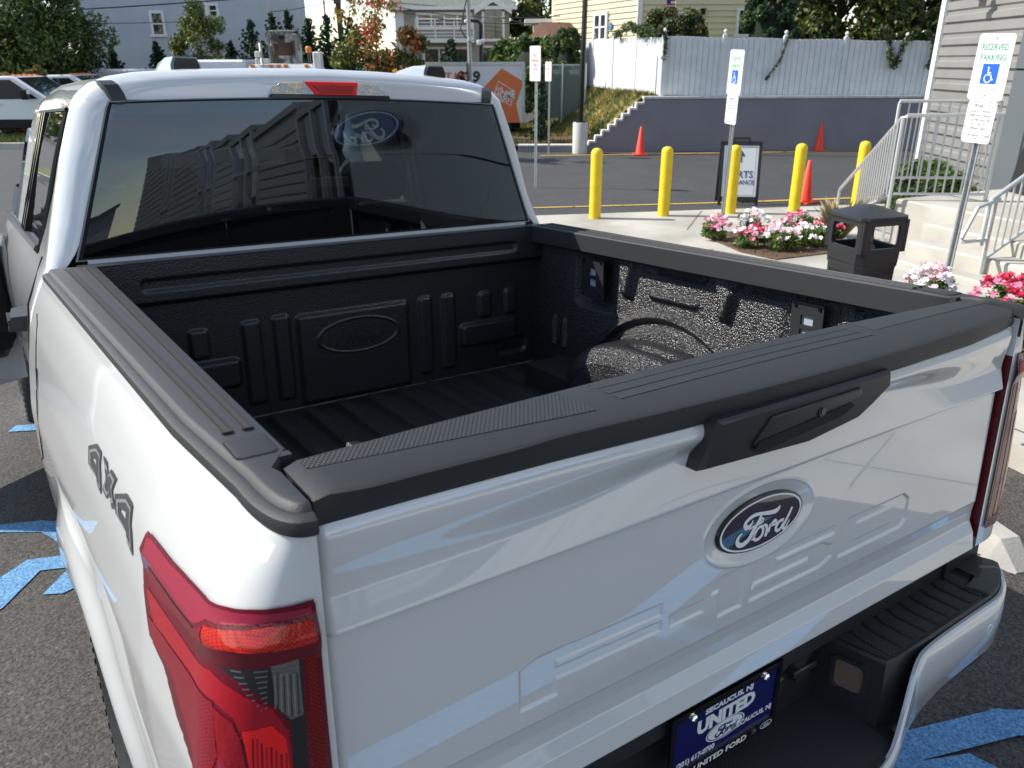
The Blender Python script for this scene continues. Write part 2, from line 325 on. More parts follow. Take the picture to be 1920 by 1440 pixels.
def taillight(sg):
    b=B()
    out=[(.868,1.288),(.93,1.290),(1.0,1.298),(1.264,1.311),(1.503,1.319),(1.73,1.323),(1.965,1.325),(1.978,1.27),(1.982,1.10),(1.982,.90),(1.30,.88),(1.03,.90),(1.0,1.07),(.962,1.10),(.93,1.14),(.89,1.15),(.870,1.205),(.864,1.24)]
    lip=lambda u,v:.007*max(0,1-abs(v-(1.262+.02*min(1,max(0,u-.87))))/.028)
    patch(b,out,redd,sg,.004,.0045,crease=lip)
    base=b.build('tail_light',truck,smooth=70,fix=False)
    b=B()
    band=[(.872,1.284),(.93,1.286),(1.0,1.294),(1.264,1.307),(1.503,1.314),(1.73,1.317),(1.94,1.317),(1.95,1.309),(1.66,1.307),(1.371,1.297),(1.101,1.284),(.962,1.258),(.90,1.254),(.876,1.258)]
    patch(b,band,redp,sg,.0043,.004,crease=lip)
    patch(b,[(1.10,1.278),(1.371,1.292),(1.66,1.302),(1.94,1.303),(1.965,1.275),(1.68,1.276),(1.40,1.272),(1.12,1.257)],refl,sg,.0046,.004,crease=lip)
    patch(b,[(.880,1.250),(.96,1.252),(1.09,1.276),(1.11,1.256),(.985,1.239),(.907,1.223),(.876,1.228)],refd,sg,.0046,.004,crease=lip)
    b.build('upper_lens',base,smooth=60,fix=False)
    b=B()
    patch(b,[(1.15,1.248),(1.679,1.264),(1.885,1.262),(1.885,.92),(1.80,.92),(1.815,1.175),(1.723,1.203),(1.56,1.226),(1.346,1.240)],smok,sg,.0046,.005)
    if 'lens_line' not in MATS: mat('lens_line',(.12,.13,.14),.2)
    patch(b,[(1.686,1.262),(1.862,1.259),(1.878,1.185),(1.81,1.182),(1.73,1.203)],MATS['smoky_clear'] if 'smoky_clear' in MATS else mat('smoky_clear',(.10,.10,.105),.15,.3,1,bump=(400,.8,.003)),sg,.0049,.004)
    for i in range(9):
        u=1.694+i*.019; patch(b,[(u,1.258),(u+.006,1.258),(u+.012,max(1.186,1.204-(u-1.69)*.15)),(u+.006,max(1.186,1.204-(u-1.69)*.15))],clr if i%2 else smok,sg,.0052,.006)
    for i in range(8):
        v=1.242-i*.0065; patch(b,[(1.30+i*.045,v),(1.675,v+.006),(1.675,v+.0078),(1.30+i*.045,v+.0014)],MATS['lens_line'],sg,.0049,.003)
    b.build('reverse_lens',base,smooth=60,fix=False)
    b=B(); patch(b,[(1.905,1.262),(1.955,1.260),(1.972,.92),(1.92,.92)],refe,sg,.0045,.006); b.build('edge_reflector',base,smooth=60,fix=False)
    b=B()
    cc=None
    patch(b,[(.874,1.214),(.98,1.218),(1.20,1.230),(1.421,1.222),(1.60,1.210),(1.704,1.201),(1.792,1.170),(1.812,1.10),(1.812,.92),(1.56,.92),(1.549,1.12),(1.516,1.162),(1.434,1.187),(1.25,1.198),(.99,1.193),(.90,1.18)],redm,sg,.0044,.005,crease=cc)
    patch(b,[(1.50,1.172),(1.70,1.180),(1.780,1.160),(1.798,1.10),(1.798,.92),(1.565,.92),(1.556,1.12),(1.53,1.15)],redb,sg,.0052,.005,crease=cc)  # brighter red stands in for light refracted inside the lens
    for i in range(8):
        u=1.575+i*.028; patch(b,[(u,1.170-.004*i),(u+.011,1.168-.004*i),(u+.011,.93),(u,.93)],redm if i%2 else redd,sg,.0055,.006,crease=cc)
    patch(b,[(.884,1.178),(.99,1.190),(1.25,1.194),(1.30,1.13),(1.12,1.02),(1.06,.95),(1.02,1.075),(.95,1.15),(.895,1.152)],refd,sg,.0047,.006,crease=cc)
    patch(b,[(1.25,1.190),(1.434,1.181),(1.50,1.158),(1.538,1.118),(1.548,.93),(1.13,.94),(1.14,1.02),(1.31,1.13)],redk,sg,.0047,.006,crease=cc)
    for i in range(9):
        v=1.155-i*.017; patch(b,[(1.33-i*.02,v),(1.535,v+.010),(1.535,v+.0115),(1.33-i*.02,v+.0012)],redp,sg,.0050,.003,crease=cc)  # thin pink lines paint reflections onto the lens
    patch(b,[(1.31,1.125),(1.345,1.13),(1.41,.96),(1.36,.96)],redp,sg,.0050,.005,crease=cc); patch(b,[(1.345,1.13),(1.50,1.09),(1.50,1.07),(1.36,1.10)],redp,sg,.0050,.005,crease=cc)
    b.build('brake_lens',base,smooth=60,fix=False)
    return base
tl=taillight(-1); tl['label']='red tail light of the sunlit near corner'; taillight(1)['label']='far tail light seen edge on'
# ---------------- rail caps
def railcap(sg):
    ys=np.concatenate([np.linspace(1.69,.02,36),.02-.125*np.sin(np.linspace(0,math.pi/2,16)[1:])**(2/2.6)])
    th=np.concatenate([np.zeros(36),np.linspace(0,math.pi/2,16)[1:]])
    b=B(); rings=[]
    prof=[(.004,1.402),(.0065,1.409),(.004,1.419),(-.004,1.4235),(-.010,1.4235),(-.014,1.430),(-.019,1.4325)]
    def ox(y,t): return XR(max(y,.02)) if t==0 else .785+(XR(.02)-.785)*max(0,math.cos(t))**(2/2.6)
    for y,t in zip(ys,th):
        r=[]; w=1.0
        for o,z in prof:
            if t==0: r.append((sg*(ox(y,0)+o),y,z))
            else:
                r.append((sg*(.785+(XR(.02)+o-.785)*max(0,math.cos(t))**(2/2.6)),.02-(.125+o)*max(0,math.sin(t))**(2/2.6),z))
        xi=.756 if y>.05 else .787
        yy=max(y,.0)
        if t>0: yi=min(.047,r[-1][1]+.0); 
        r.append((sg*(min(ox(y,t)-.022,xi+.0) if t==0 else .786),y if t==0 else r[-1][1],1.4325))
        if t==0:
            r[-1]=(sg*(xi+.004),y,1.4325); r.append((sg*xi,y,1.4285)); r.append((sg*(xi+.001),y,1.372)); r.append((sg*(xi+.012),y,1.366))
        else:
            r.append((sg*.786,r[-1][1],1.43)); r.append((sg*.786,r[-1][1],1.372)); r.append((sg*.786,r[-1][1],1.366))
        rings.append(r)
    b.loft(rings,railm,caps=False,closed=False); 
    b.ngon(rings[0],railm)
    # notch infill toward the tailgate corner
    b.box(*sorted((sg*.757,sg*.79)),.046,.06,1.372,1.4320,railm)
    rc=b.build('rail_cap',truck,smooth=38)
    b=B()
    for xo0,xo1,xi0,xi1,yj in ((-.8095,-.838,-.7975,-.822,1.20),(-.7835,-.7895,-.772,-.777,1.21)):
        y0,y1=.157,1.66
        def Lx(y,a,c): return a+(c-a)*(y-y0)/(1.66-y0)
        nr=6; ysx=[y0,y0+.006,yj,1.665]
        rings=[]
        for k,y in enumerate(ysx):
            ring_=[]; top=1.4315 if k==0 else 1.4345
            A,Bx=Lx(y,xo0,xo1),Lx(y,xi0,xi1)
            for i in range(nr*2+1):
                f=i/(nr*2); ring_.append((-sg*(A+(Bx-A)*f) if sg>0 else (A+(Bx-A)*f),y,top-(.0022 if i%2 else 0) if k else 1.4318))
            rings.append(ring_)
        rings=[[( -abs(p[0]) if sg<0 else abs(p[0]),p[1],p[2]) for p in r] for r in rings]
        b.loft(rings,ribm,caps=False,closed=False)
        for e0,e1 in (((xo0,xo1),-.0018),((xi0,xi1),.0018)):
            P=[]
            for y in (y0,1.665):
                x=Lx(y,*e0); P.append((sg*abs(x),y))
            (xa,ya),(xb,yb)=P; d=abs(e1)
            b.add([(xa-d,ya,1.4322),(xa+d,ya,1.4322),(xb+d,yb,1.4322),(xb-d,yb,1.4322),(xa-d*.4,ya,1.4362),(xa+d*.4,ya,1.4362),(xb+d*.4,yb,1.4362),(xb-d*.4,yb,1.4362)],[(4,5,6,7),(0,4,7,3),(1,2,6,5),(0,1,5,4)],railm)
        b.box(*sorted((sg*abs(xo0)-sg*.0,sg*abs(xi0))),y0-.004,y0+.001,1.4322,1.4365,railm)
    b.build('ribbed_strip',rc,smooth=20,fix=False)
    # stake pocket cover
    b=B(); pts=[]
    cx,cy,hx,hy=sg*.792,.097,.0245,.034
    def rr(hx,hy,r,z,n=5):
        o=[]
        for qx,qy,a0 in((1,1,0),(-1,1,90),(-1,-1,180),(1,-1,270)):
            for i in range(n+1):
                a=R(a0+90*i/n); o.append((cx+qx*(hx-r)+r*math.cos(a),cy+qy*(hy-r)+r*math.sin(a),z))
        return o
    b.loft([rr(hx+.0025,hy+.0025,.012,1.4322),rr(hx+.0025,hy+.0025,.012,1.4330)],dark)
    b.loft([rr(hx,hy,.010,1.4322),rr(hx,hy,.010,1.4338),rr(hx-.002,hy-.002,.009,1.4345)],railm)
    b.build('stake_pocket_cover',rc,smooth=30)
    return rc
railcap(-1)['label']='near black ribbed rail cap in full sun'; railcap(1)['label']='far black rail cap beside the concrete walk'
# ---------------- tailgate
def bow(x): return np.interp(x,[-.775,-.65,-.45,-.25,-.1,.1,.3,.55,.70,.775],[0,.002,.010,.024,.032,.038,.038,.030,.012,.0])
def tg_y(x,z):
    bz=1.296+.042*np.exp(-((x-.05)/.42)**4)
    bw=bow(x)
    # upper overhang, mid band, crease, main panel, lower bands
    main=-.070+.003*np.clip((z-1.0)/.25,0,1)
    y_low=np.interp(z,[.840,.848,.86,.90,.925,.95,.975],[-.052,-.074,-.084,-.078,-.066,-.066,-.069])
    y=np.where(z<.975,y_low,main)
    t=np.clip((z-1.252)/(bz-1.252),0,1); mid=-.0815-.25*bw*t+.012*t
    t2=np.clip((z-bz)/(1.372-bz),0,1); top=mid*0+(-.0695-.25*bw)-(.008+.52*bw)*(t2*t2*(3-2*t2))*.95
    up=np.where(z>bz,top,mid)
    k=1/(1+np.exp(-(z-1.2475)/.0016)); y=y*(1-k)+up*k
    t3=np.clip((z-1.372)/.030,0,1); y=y+.020*t3**2.2*(z>1.372)
    return y
EC=(0.0,1.158)
LET=[[(-.503,1.008),(-.503,1.076),(-.472,1.086),(-.229,1.082),(-.229,1.062),(-.438,1.066),(-.438,1.055),(-.229,1.050),(-.229,1.033),(-.438,1.036),(-.438,1.008)],
 [(-.209,1.031),(-.209,1.053),(-.133,1.053),(-.133,1.031)],
 [(-.113,1.056),(-.110,1.072),(-.090,1.082),(-.036,1.082),(-.036,1.006),(-.094,1.006),(-.094,1.056)],
 [(-.010,1.030),(-.004,1.082),(.222,1.082),(.222,1.066),(.056,1.066),(.056,1.057),(.190,1.055),(.219,1.042),(.219,1.018),(.185,1.006),(-.014,1.006),(-.014,1.022),(.148,1.022),(.148,1.037),(-.004,1.037)],
 [(.243,1.008),(.243,1.082),(.471,1.082),(.471,1.008),(.418,1.008),(.418,1.066),(.299,1.066),(.299,1.030),(.471,1.030),(.471,1.008)]]
LET[4]=[(.243,1.008),(.243,1.068),(.262,1.083),(.452,1.083),(.471,1.068),(.471,1.022),(.455,1.008)]
x=np.unique(np.concatenate([np.linspace(-.775,.775,620),np.linspace(-.52,.49,460)])); z=np.unique(np.concatenate([np.linspace(.838,1.403,230),np.linspace(.99,1.26,150)]))
X,Z=np.meshgrid(x,z,indexing='ij'); Y=tg_y(X,Z)
d=np.full(X.shape,9.)
for L in LET: d=np.minimum(d,sdf(X,Z,L))
hole=rrect(X,Z,.358,1.047,.060,.0185,.004); d=np.where(hole<0.004,np.maximum(d,-hole),d)
Y=Y+.0038*sst(d,.0055)
# emblem dish
e=np.hypot((X-EC[0])/.142,(Z-EC[1])/.072); dish=np.clip(1-e,0,1); Y=Y+.0065*(1-np.exp(-(dish*4.5)**2))*(e<1)-.0015*np.exp(-((e-1)/.03)**2)
# rounded outer edges
ex=np.clip((np.abs(X)-.763)/.012,0,1); Y=Y+.012*ex**2.5
tg=npgrid('tailgate',X,Y,Z,paint,truck,flip=True)
b=B(); 
b.box(-.774,-.762,-.052,.030,.85,1.386,paint); b.box(.762,.774,-.052,.030,.85,1.386,paint); b.box(-.770,.770,.018,.030,.86,1.40,linerf)
b.box(-.79,-.777,-.02,.03,.70,1.38,dark); b.box(.777,.783,-.03,.03,.70,1.38,dark); b.box(-.76,.76,-.035,.02,.80,.87,dark)
b.build('tailgate_edge',tg)
# cap on the tailgate
xs=np.linspace(-.775,.775,90); rings=[]
for xx in xs:
    bw=float(bow(xx)); fr=.031+.030*(1-(xx/.775)**2)
    k=1/(1+math.exp(-(xx+.478)/.014))*(1/(1+math.exp((xx-.585)/.014)))
    top=-.0765-bw+.001+.007*k+.014*(1-min(1,(.775-abs(xx))/.06)); ze=1.4275
    edge=min(1,(.775-abs(xx))/.012); dz=.006*(1-edge)**2
    rings.append([(xx,fr,1.385),(xx,fr,1.4255-dz),(xx,fr-.004,1.4300-dz),(xx,top,1.4290-dz),(xx,top-.006,1.4255-dz),(xx,-.0665-bw-.0065,1.3985),(xx,-.0665-bw-.004,1.3905),(xx,-.05-bw,1.3865),(xx,.0,1.3885)])
b=B(); b.loft(rings,railm); cap=b.build('tailgate_cap',tg,smooth=38)
b=B()
def strip(x0,x1,ya,yb,m,n=30,sk0=0,sk1=0,h=.0012):
    r=[]
    for i in range(n+1):
        f=i/n; xx=x0+(x1-x0)*f; r.append([(xx+sk0*(1-f)+sk1*f,ya(xx),1.4296),(xx+sk0*(1-f)+sk1*f,ya(xx),1.4296+h),(xx,yb(xx),1.4292+h),(xx,yb(xx),1.4292)])
    b.loft(r,m)
fr=lambda xx:.031+.030*(1-(xx/.775)**2)
strip(-.757,-.355,lambda x:fr(x)-.008,lambda x:-.002-.042*min(1,max(0,(x+.757)/.40)),treadx)
for a,c in ((-.010,-.031),(-.037,-.058),(-.064,-.085)): strip(-.296,.325,lambda x,a=a:fr(x)+a,lambda x,c=c:fr(x)+c,treadr,h=.0012)
strip(.36,.765,lambda x:fr(x)-.008,lambda x:fr(x)-.010-.055+.02*(x-.36)/.4,MATS['ribbed_plastic'])
b.build('cap_tread',cap,smooth=20)
# emblem
b=B(); navy=mat('emblem_navy',(.004,.008,.035),.05,0,1)
ey=float(tg_y(np.array(0.),np.array(EC[1])))+.0065
fe=lambda u,v,h:(EC[0]+u,ey-h,EC[1]+v)
a0,b0=.1115,.0505
def ringpts(s,h): return [fe(p*1,q*1,h) for p,q in ell(a0*s,b0*(s if s<1.02 else s),56)]
b.loft([ringpts(1.0,0),ringpts(1.0,.005),ringpts(.985,.0068),ringpts(.93,.0072)],blackg,caps=False)
b.loft([ringpts(.93,.0072),ringpts(.6,.0078),ringpts(.2,.0082),ringpts(.01,.0083)],navy,caps=True)
ring(b,fe,a0*.945,b0*.93,a0*.905,b0*.865,.0082,white,56)
script(b,lambda u,v,h:fe(u*.1135,v*.1135*.98,.0092+h*.001-.0009*abs(u)),white,0.0)
script(b,lambda u,v,h:fe(u*.1135,v*.1135*.98,.0092+h-.0009*abs(u)),white,.0002)
b.build('emblem',tg,smooth=40,fix=False)
# handle
b=B()
def hx(xx,z): return float(tg_y(np.array(xx),np.array(z)))
hb=[(-.190,1.400),(.240,1.400),(.255,1.372),(.222,1.342),(.190,1.318),(.06,1.300),(-.206,1.318),(-.196,1.345)]
def hy(x,z): return -.1225+.22*(1.392-z)
o0=[(x,-.06,z) for x,z in hb]; o1=[(x,hy(x,z)+.008,z) for x,z in hb]
cxh,czh=.02,1.352
o2=[(cxh+(x-cxh)*.975,hy(x,z),czh+(z-czh)*.90) for x,z in hb]
b.loft([o0,o1,o2],blackp)
b.build('handle_housing',tg,smooth=25)
b=B(); rc_=[(-.075,1.384),(.150,1.386),(.160,1.374),(.135,1.345),(-.085,1.326),(-.100,1.342)]
cc=(.03,1.358)
b.loft([[(x,hy(x,z)-.0005,z) for x,z in rc_],[(x,hy(x,z)-.004,z) for x,z in rc_],[(cc[0]+(x-cc[0])*.96,hy(x,z)-.0055,cc[1]+(z-cc[1])*.9) for x,z in rc_]],blackp)
gp=[(-.092,1.345),(.133,1.363),(.146,1.356),(.120,1.342),(-.08,1.322),(-.100,1.330)]
b.loft([[(x,hy(x,z)-.0062,z) for x,z in gp],[(x,hy(x,z)-.0068,z) for x,z in gp]],dark)
for k,(rr_,h_) in enumerate(((.0095,.009),(.006,.0105))):
    b.loft([[(.052+rr_*math.cos(t),hy(.05,1.362)-hh,1.366+rr_*math.sin(t)) for t in [i*math.pi/8 for i in range(16)]] for hh in (.004,h_)],blackg if k else blackp)
b.build('handle_pull',tg,smooth=30)
# ---------------- bed interior
def featb(X,Z):
    Y=np.full(X.shape,1.722)
    Y=Y-.045*sst(-(Z-1.300),.02)                      # top beam
    Y=Y+.010*sst(rrect(X,Z,.02,1.358,.665,.017,.012),.014)
    Y=Y-.014*sst(rrect(X,Z,.025,1.04,.205,.155,.012),.02)
    e=np.hypot((X-.035)/.150,(Z-1.105)/.060); Y=Y-.006*np.exp(-((e-1)/.03)**2)
    for cx,cz,hx_,hz_ in ((.305,1.055,.024,.145),(.403,1.055,.026,.142),(-.235,1.06,.026,.145),(-.335,1.06,.028,.14),(.566,1.14,.026,.048),(.686,1.14,.026,.048),(-.50,1.15,.028,.045),(-.62,1.14,.026,.048)):
        Y=Y-.011*sst(rrect(X,Z,cx,cz,hx_,hz_,.012),.016)
    for cx,cz,hx_,hz_ in ((.58,1.03,.125,.042),(-.46,1.04,.075,.045)): Y=Y-.020*sst(rrect(X,Z,cx,cz,hx_,hz_,.016),.018)
    Y=Y+.012*sst(rrect(X,Z,.69,.955,.07,.03,.02),.02)
    return Y
x=np.linspace(-.80,.82,420); z=np.linspace(.875,1.4285,190); X,Z=np.meshgrid(x,z,indexing='ij')
bulk=npgrid('bed_front_wall',X,featb(X,Z),Z,linerb,truck)
b=B(); b.box(-.80,.82,1.677,1.735,1.4255,1.430,linerb)
script(b,lambda u,v,h:(.035+u*.150,1.708-.0055,1.105+v*.150*.95),railm,0,wk=.55)
b.build('raised_lettering',bulk,fix=False)
x=np.linspace(-.80,.82,420); y=np.linspace(.03,1.73,60); X,Yg=np.meshgrid(x,y,indexing='ij')
ph=((X+.36)/.118)%1.0; rib=np.clip((.5-np.abs(ph-.5))*5-.9,0,1); rib=rib*rib*(3-2*rib)
Zf=.866+.024*rib*sst(np.abs(Yg-.86)-.83,.02)+.0*X
npgrid('bed_floor',X,Yg,Zf,linerf,truck)
def wally(Yg,Z):
    X=np.full(Yg.shape,.800)
    X=X+.012*np.clip((Z-1.0)/.35,0,1)
    # raised ribs and pockets
    for cy,cz,hy_,hz_,dp in ((1.345,1.27,.105,.105,.030),(.445,1.26,.085,.095,.012)): X=X+dp*sst(rrect(Yg,Z,cy,cz,hy_,hz_,.02),.035)
    X=X-.014*sst(rrect(Yg,Z,.955,1.262+.0*Yg,.105,.013,.012),.022)
    for cy in (1.17,.735): 
        w=.012+.035*np.clip((Z-1.23)/.15,0,1); X=X-.03*sst(np.maximum(np.abs(Yg-cy)-w,1.24-Z),.03)
    for cy in (.95,.60,.2): X=X+.022*sst(rrect(Yg,Z,cy,1.385,.12,.055,.02),.03)
    r=np.hypot(Yg-.965,(Z-.80)*1.05); X=X-.020*np.exp(-((r-.415)/.016)**2)*(Z>.9)
    X=X-.028*sst(r-.375,.03)*1.0
    for cy in (1.52,1.585): X=X-.012*sst(rrect(Yg,Z,cy,1.03,.011,.06,.01),.015)
    X=X-.02*sst(-(Yg-1.60)+.0*Z,.06)*0
    return X
y=np.linspace(.03,1.725,420); z=np.linspace(.872,1.40,170); Yg,Z=np.meshgrid(y,z,indexing='ij')
wr=npgrid('bed_side_wall',wally(Yg,Z),Yg,Z,liner,truck,flip=False); wl=npgrid('bed_side_wall',-wally(Yg,Z)+.0,Yg,Z,liner,truck,flip=True)
wr['label']='sunlit inner bed wall with wheel arch ridge'
b=B()
for sg in(-1,1):
    b.box(*sorted((sg*.757,sg*.80)),.05,1.69,1.384,1.392,liner)
b.build('bed_rail_underside',truck)
for sg in (-1,1):
    u=np.linspace(0,math.pi,60); v=np.linspace(0,math.pi/2,26); U,V=np.meshgrid(u,v,indexing='ij'); n1=2/2.5
    cu_=np.sign(np.cos(U))*np.abs(np.cos(U))**n1; su=np.abs(np.sin(U))**n1
    # arch profile extruded across with rounded inboard edge
    ex=.200*np.cos(V)**(2/3.2); k=np.sin(V)
    k=1-.16*(1-np.sin(V)**(2/3.))*0
    ins=.07*(1-np.sin(V)**(2/2.4))
    xx=.82-.225*(1-(1-np.cos(V))**1) 
    xx=.83-.235*np.cos(V)**(2/2.6); shrink=1-.30*(1-np.sin(V)**(2/2.6))*1.0
    sh=np.where(np.cos(V)>0,1-.22*np.cos(V)**6,1)
    Yw=.945+cu_*.375*sh; Zw=.87+su*.245*sh
    # top groove feature
    g=.012*sst(np.maximum(np.abs(Yw-.93)-.10,np.abs(np.abs(xx)-.70)-.018),.02)*(su>.8)
    wh=npgrid('wheel_housing',sg*xx,Yw,Zw-g,liner,truck,flip=(sg<0))
    b=B(); b.ngon([(sg*.597,.945+math.copysign(abs(math.cos(t))**n1,math.cos(t))*.375*.78,.87+abs(math.sin(t))**n1*.245*.78) for t in np.linspace(0,math.pi,40)],liner); b.build('housing_face',wh)
    for cy,hy_ in ((1.345,.060),(.443,.050)):
        b=B(); xf=sg*.797
        y0,y1,z0,z1=cy-hy_,cy+hy_,1.205,1.345
        hs=[(cy-.020,cy+.020,1.296-.013,1.296+.013),(cy-.020,cy+.020,1.258-.013,1.258+.013)]
        zc=[z0,hs[1][2],hs[1][3],hs[0][2],hs[0][3],z1]
        xo=xf-sg*.008
        for i in range(5):
            if i in(1,3): segs=((y0,cy-.02),(cy+.02,y1))
            else: segs=((y0,y1),)
            for a,c in segs: b.box(*sorted((xo,xf)),a,c,zc[i],zc[i+1],blackp)
        b.box(*sorted((xf+sg*.0005,xf+sg*.002)),cy-.021,cy+.021,1.24,1.315,MATS['slot_grey'] if 'slot_grey' in MATS else mat('slot_grey',(.30,.34,.40),.5))
        pl=b.build('tie_down_plate',truck)
        for yy in (y0+.012,y1-.012):
            for zz in (z0+.012,z1-.012): b=B(); b.tube([(xo,yy,zz),(xo-sg*.004,yy,zz)],[.006,.0045],MATS['black_gloss'],8); b.build('bolt',pl,smooth=30)
# ---------------- bumper
b=B()
xs=np.concatenate([[-.968],np.linspace(-.966,.966,131),[.968]])
def ybf(x):
    e=max(0,(abs(x)-.80)/.166); k=1/(1+math.exp(-(abs(x)-.40)/.045)); return -.134-.060*(1-k)-.012*(1-x*x)+.060*min(e,1)**2.2
def zbf(x):
    a=abs(x); return float(np.interp(a,[.30,.345,.40,.44,.47],[.572,.585,.655,.715,.733]))
def zlow(x): return float(np.interp(abs(x),[.25,.45,.60,.97],[.520,.545,.575,.590]))
rings=[]
for xx in xs:
    yb,zb_,zl_=ybf(xx),zbf(xx),zlow(xx); en=.17 if abs(xx)>.967 else 0
    rings.append([(xx,yb+.010+en,zb_-.002),(xx,yb+.002+en,zb_),(xx,yb-.003+en,zb_-.006),(xx,yb-.006+en,(zb_+zl_)/2),(xx,yb-.002+en,zl_+.012),(xx,yb+.012+en,zl_-.004),(xx,yb+.06+en*.7,zl_-.02)])
b.loft(rings,paint,caps=False,closed=False)
bump=b.build('rear_bumper',truck,smooth=50)
# black steps
for sg in(-1,1):
    b=B(); pl=[]
    def yr(x): e=max(0,(x-.80)/.166); return -.130-.012*(1-x*x)+.060*min(e,1.0)**2.2
    top=[(.352,.035),(.352,-.005),(.376,-.128)]+[(.378+(.962-.378)*i/30,yr(.378+(.962-.378)*i/30)+.008) for i in range(2,31)]+[(.962,.05),(.93,.06)]
    ztop=.742
    def P(s,z,dx=0): return [(sg*(x+dx*(1 if x<.4 else 0)),y,z) for x,y in top]
    b.loft([[(sg*x,y,.56) for x,y in top],P(0,ztop-.006),[(sg*(x+(.004 if x<.4 else -.001)),y*.985+.0005,ztop) for x,y in top]],blackp)
    st=b.build('bumper_step',bump,smooth=30)
    b=B()
    for i in range(9):
        xa=.405+i*.047; xb=xa+.040
        r=[]
        for t in np.linspace(0,1,7):
            y=.000+(yr(xa+.02)+.020)*t; w=.010*math.sin(max(0,1-t*3.2)*math.pi/2)
            r.append([(sg*(xa+w),y,ztop),(sg*(xa+w+.003),y,ztop+.004),(sg*(xb+w-.009),y,ztop+.004),(sg*(xb+w-.001),y,ztop)])
        b.loft(r,treadb)
    b.ngon([(sg*x,y,ztop+.0012) for x,y in ((.362,-.004),(.40,-.004),(.398,yr(.4)+.02),(.386,yr(.386)+.018))],treadb)
    b.build('step_tread',st,smooth=25)
    b=B(); pts=[]
    for i in range(12):
        xa=.845+i*.0095; b.add([(sg*xa,.04,ztop+.011),(sg*(xa+.006),.04,ztop+.011),(sg*(xa+.004),yr(xa)+.055,ztop+.011),(sg*(xa-.003),yr(xa)+.055,ztop+.011)],[(0,1,2,3)],treadb)
    rim=[(x,yr(x)+.012) for x in np.linspace(.80,.960,10)]
    b.loft([[(sg*x,y,ztop-.004),(sg*x,y-.003,ztop+.006),(sg*(x-.006),y+.008,ztop+.010),(sg*(x-.02),min(.05,y+.045),ztop+.010),(sg*(x-.03),min(.05,y+.055),ztop-.002)] for x,y in rim],blackp,caps=True)
    b.build('step_end',st,smooth=30)
    # backup lamp in the inner wall of the step
    b=B(); lx=lambda y:.352+(.026*(-y-.005)/.13 if y<-.005 else 0)
    A=lambda y,z,o:(sg*(lx(y)-o),y,z)
    fr_=[(-.022,.705),(-.022,.640),(-.035,.626),(-.085,.626),(-.100,.640),(-.100,.705),(-.088,.716),(-.035,.716)]
    b.loft([[A(y,z,0) for y,z in fr_],[A(y,z,.008) for y,z in fr_],[A(-.061+(y+.061)*.80,.671+(z-.671)*.78,.008) for y,z in fr_],[A(-.061+(y+.061)*.78,.671+(z-.671)*.76,.001) for y,z in fr_]],blackp,caps=False)
    b.ngon([A(-.061+(y+.061)*.78,.671+(z-.671)*.76,.0012) for y,z in fr_],mat('lamp_lens',(.22,.15,.11),.12,.3,1,bump=(300,.6,.003)) if 'lamp_lens' not in MATS else MATS['lamp_lens'])
    b.build('bumper_lamp',bump,smooth=30)
b=B(); b.box(-.352,.352,.02,.06,.50,.86,blackp)
pr=[(x,ybf(x)+.006) for x in np.linspace(-.40,.40,25)]
pz=lambda x:.583 if abs(x)<.35 else .60
b.loft([[(-.40,.03,z),(.40,.03,z)]+[(x,y,z) for x,y in pr[::-1]] for z in (.53,.5755)],blackp)
b.ngon([(-.37,.03,.5775),(.37,.03,.5775)]+[(x,y+.012,.5775) for x,y in pr[::-1] if abs(x)<.38],treadb)
b.add([(-.352,.018,.86),(.352,.018,.86),(.352,.018,.80),(-.352,.018,.80)],[(0,1,2,3)],dark)
b.box(-.95,.95,-.02,.06,.745,.80,blackp)
b.box(-.9,.9,.04,.075,.45,.80,dark)
b.build('bumper_center_pad',bump,smooth=30)
b=B()
for xx,rr_ in ((.205,.026),(.272,.034)):
    b.loft([[(xx+rr_*k*math.cos(t),.020-dd,.735+rr_*k*math.sin(t)*(1.25 if xx>.25 else 1)) for t in [i*math.pi/8 for i in range(16)]] for k,dd in ((1.15,0),(1.15,.012),(1,.020),(.9,.024))],blackp)
    b.box(xx-.012,xx+.030 if xx>.25 else xx+.012,-.006,.02,.66,.70,blackp,.004)
b.box(.240,.318,-.012,.02,.685,.70,blackp,.003)
b.build('trailer_socket',bump,smooth=35)
for xx,zz in ((.79,.665),(-.79,.665)):
    b=B()
    y=-.1395
    b.loft([[(xx+r_*math.cos(t),y-dd,zz+r_*math.sin(t)) for t in [i*math.pi/8 for i in range(16)]] for r_,dd in ((.014,-.01),(.014,.004),(.010,.0055),(.0095,.003),(.001,.003))],white)
    b.build('parking_sensor',bump,smooth=35)
# licence plate
pb=mat('plate_blue',(.006,.007,.09),.3); b=B()
def fp(x,y,h): return (x*.97+.002,-.030-.06*(y)*.5-h,.712+y*.97)
def pbox(x0,x1,y0,y1,h0,h1,m):
    v=[fp(a,c,h) for h in(h0,h1) for c in(y0,y1) for a in(x0,x1)]; b.add(v,[(0,2,3,1),(4,5,7,6),(0,1,5,4),(2,6,7,3),(0,4,6,2),(1,3,7,5)],m)
pbox(-.150,.150,-.074,.074,0,.002,pb)
for q in ((-.157,.157,.066,.082),(-.157,.157,-.084,-.058),(-.157,-.147,-.058,.066),(.147,.157,-.058,.066)): pbox(*q,.0005,.006,blackg)
tx=lambda s,sz,cx,cy,**k: put_text(b,s,sz,lambda x,y,z:fp(cx+x,cy+y,k.get('h',.0025)+z),white,**{a:c for a,c in k.items() if a!='h'})
tx('SECAUCUS, NJ',.0165,0.005,.0525,bold=.0008,shear=0,sx=1.3)
tx('UNITED',.043,-.0,.021,bold=.0026,sx=1.08)
tx('(201) 617-0700',.018,-.080,-.046,bold=.0008,sx=.95)
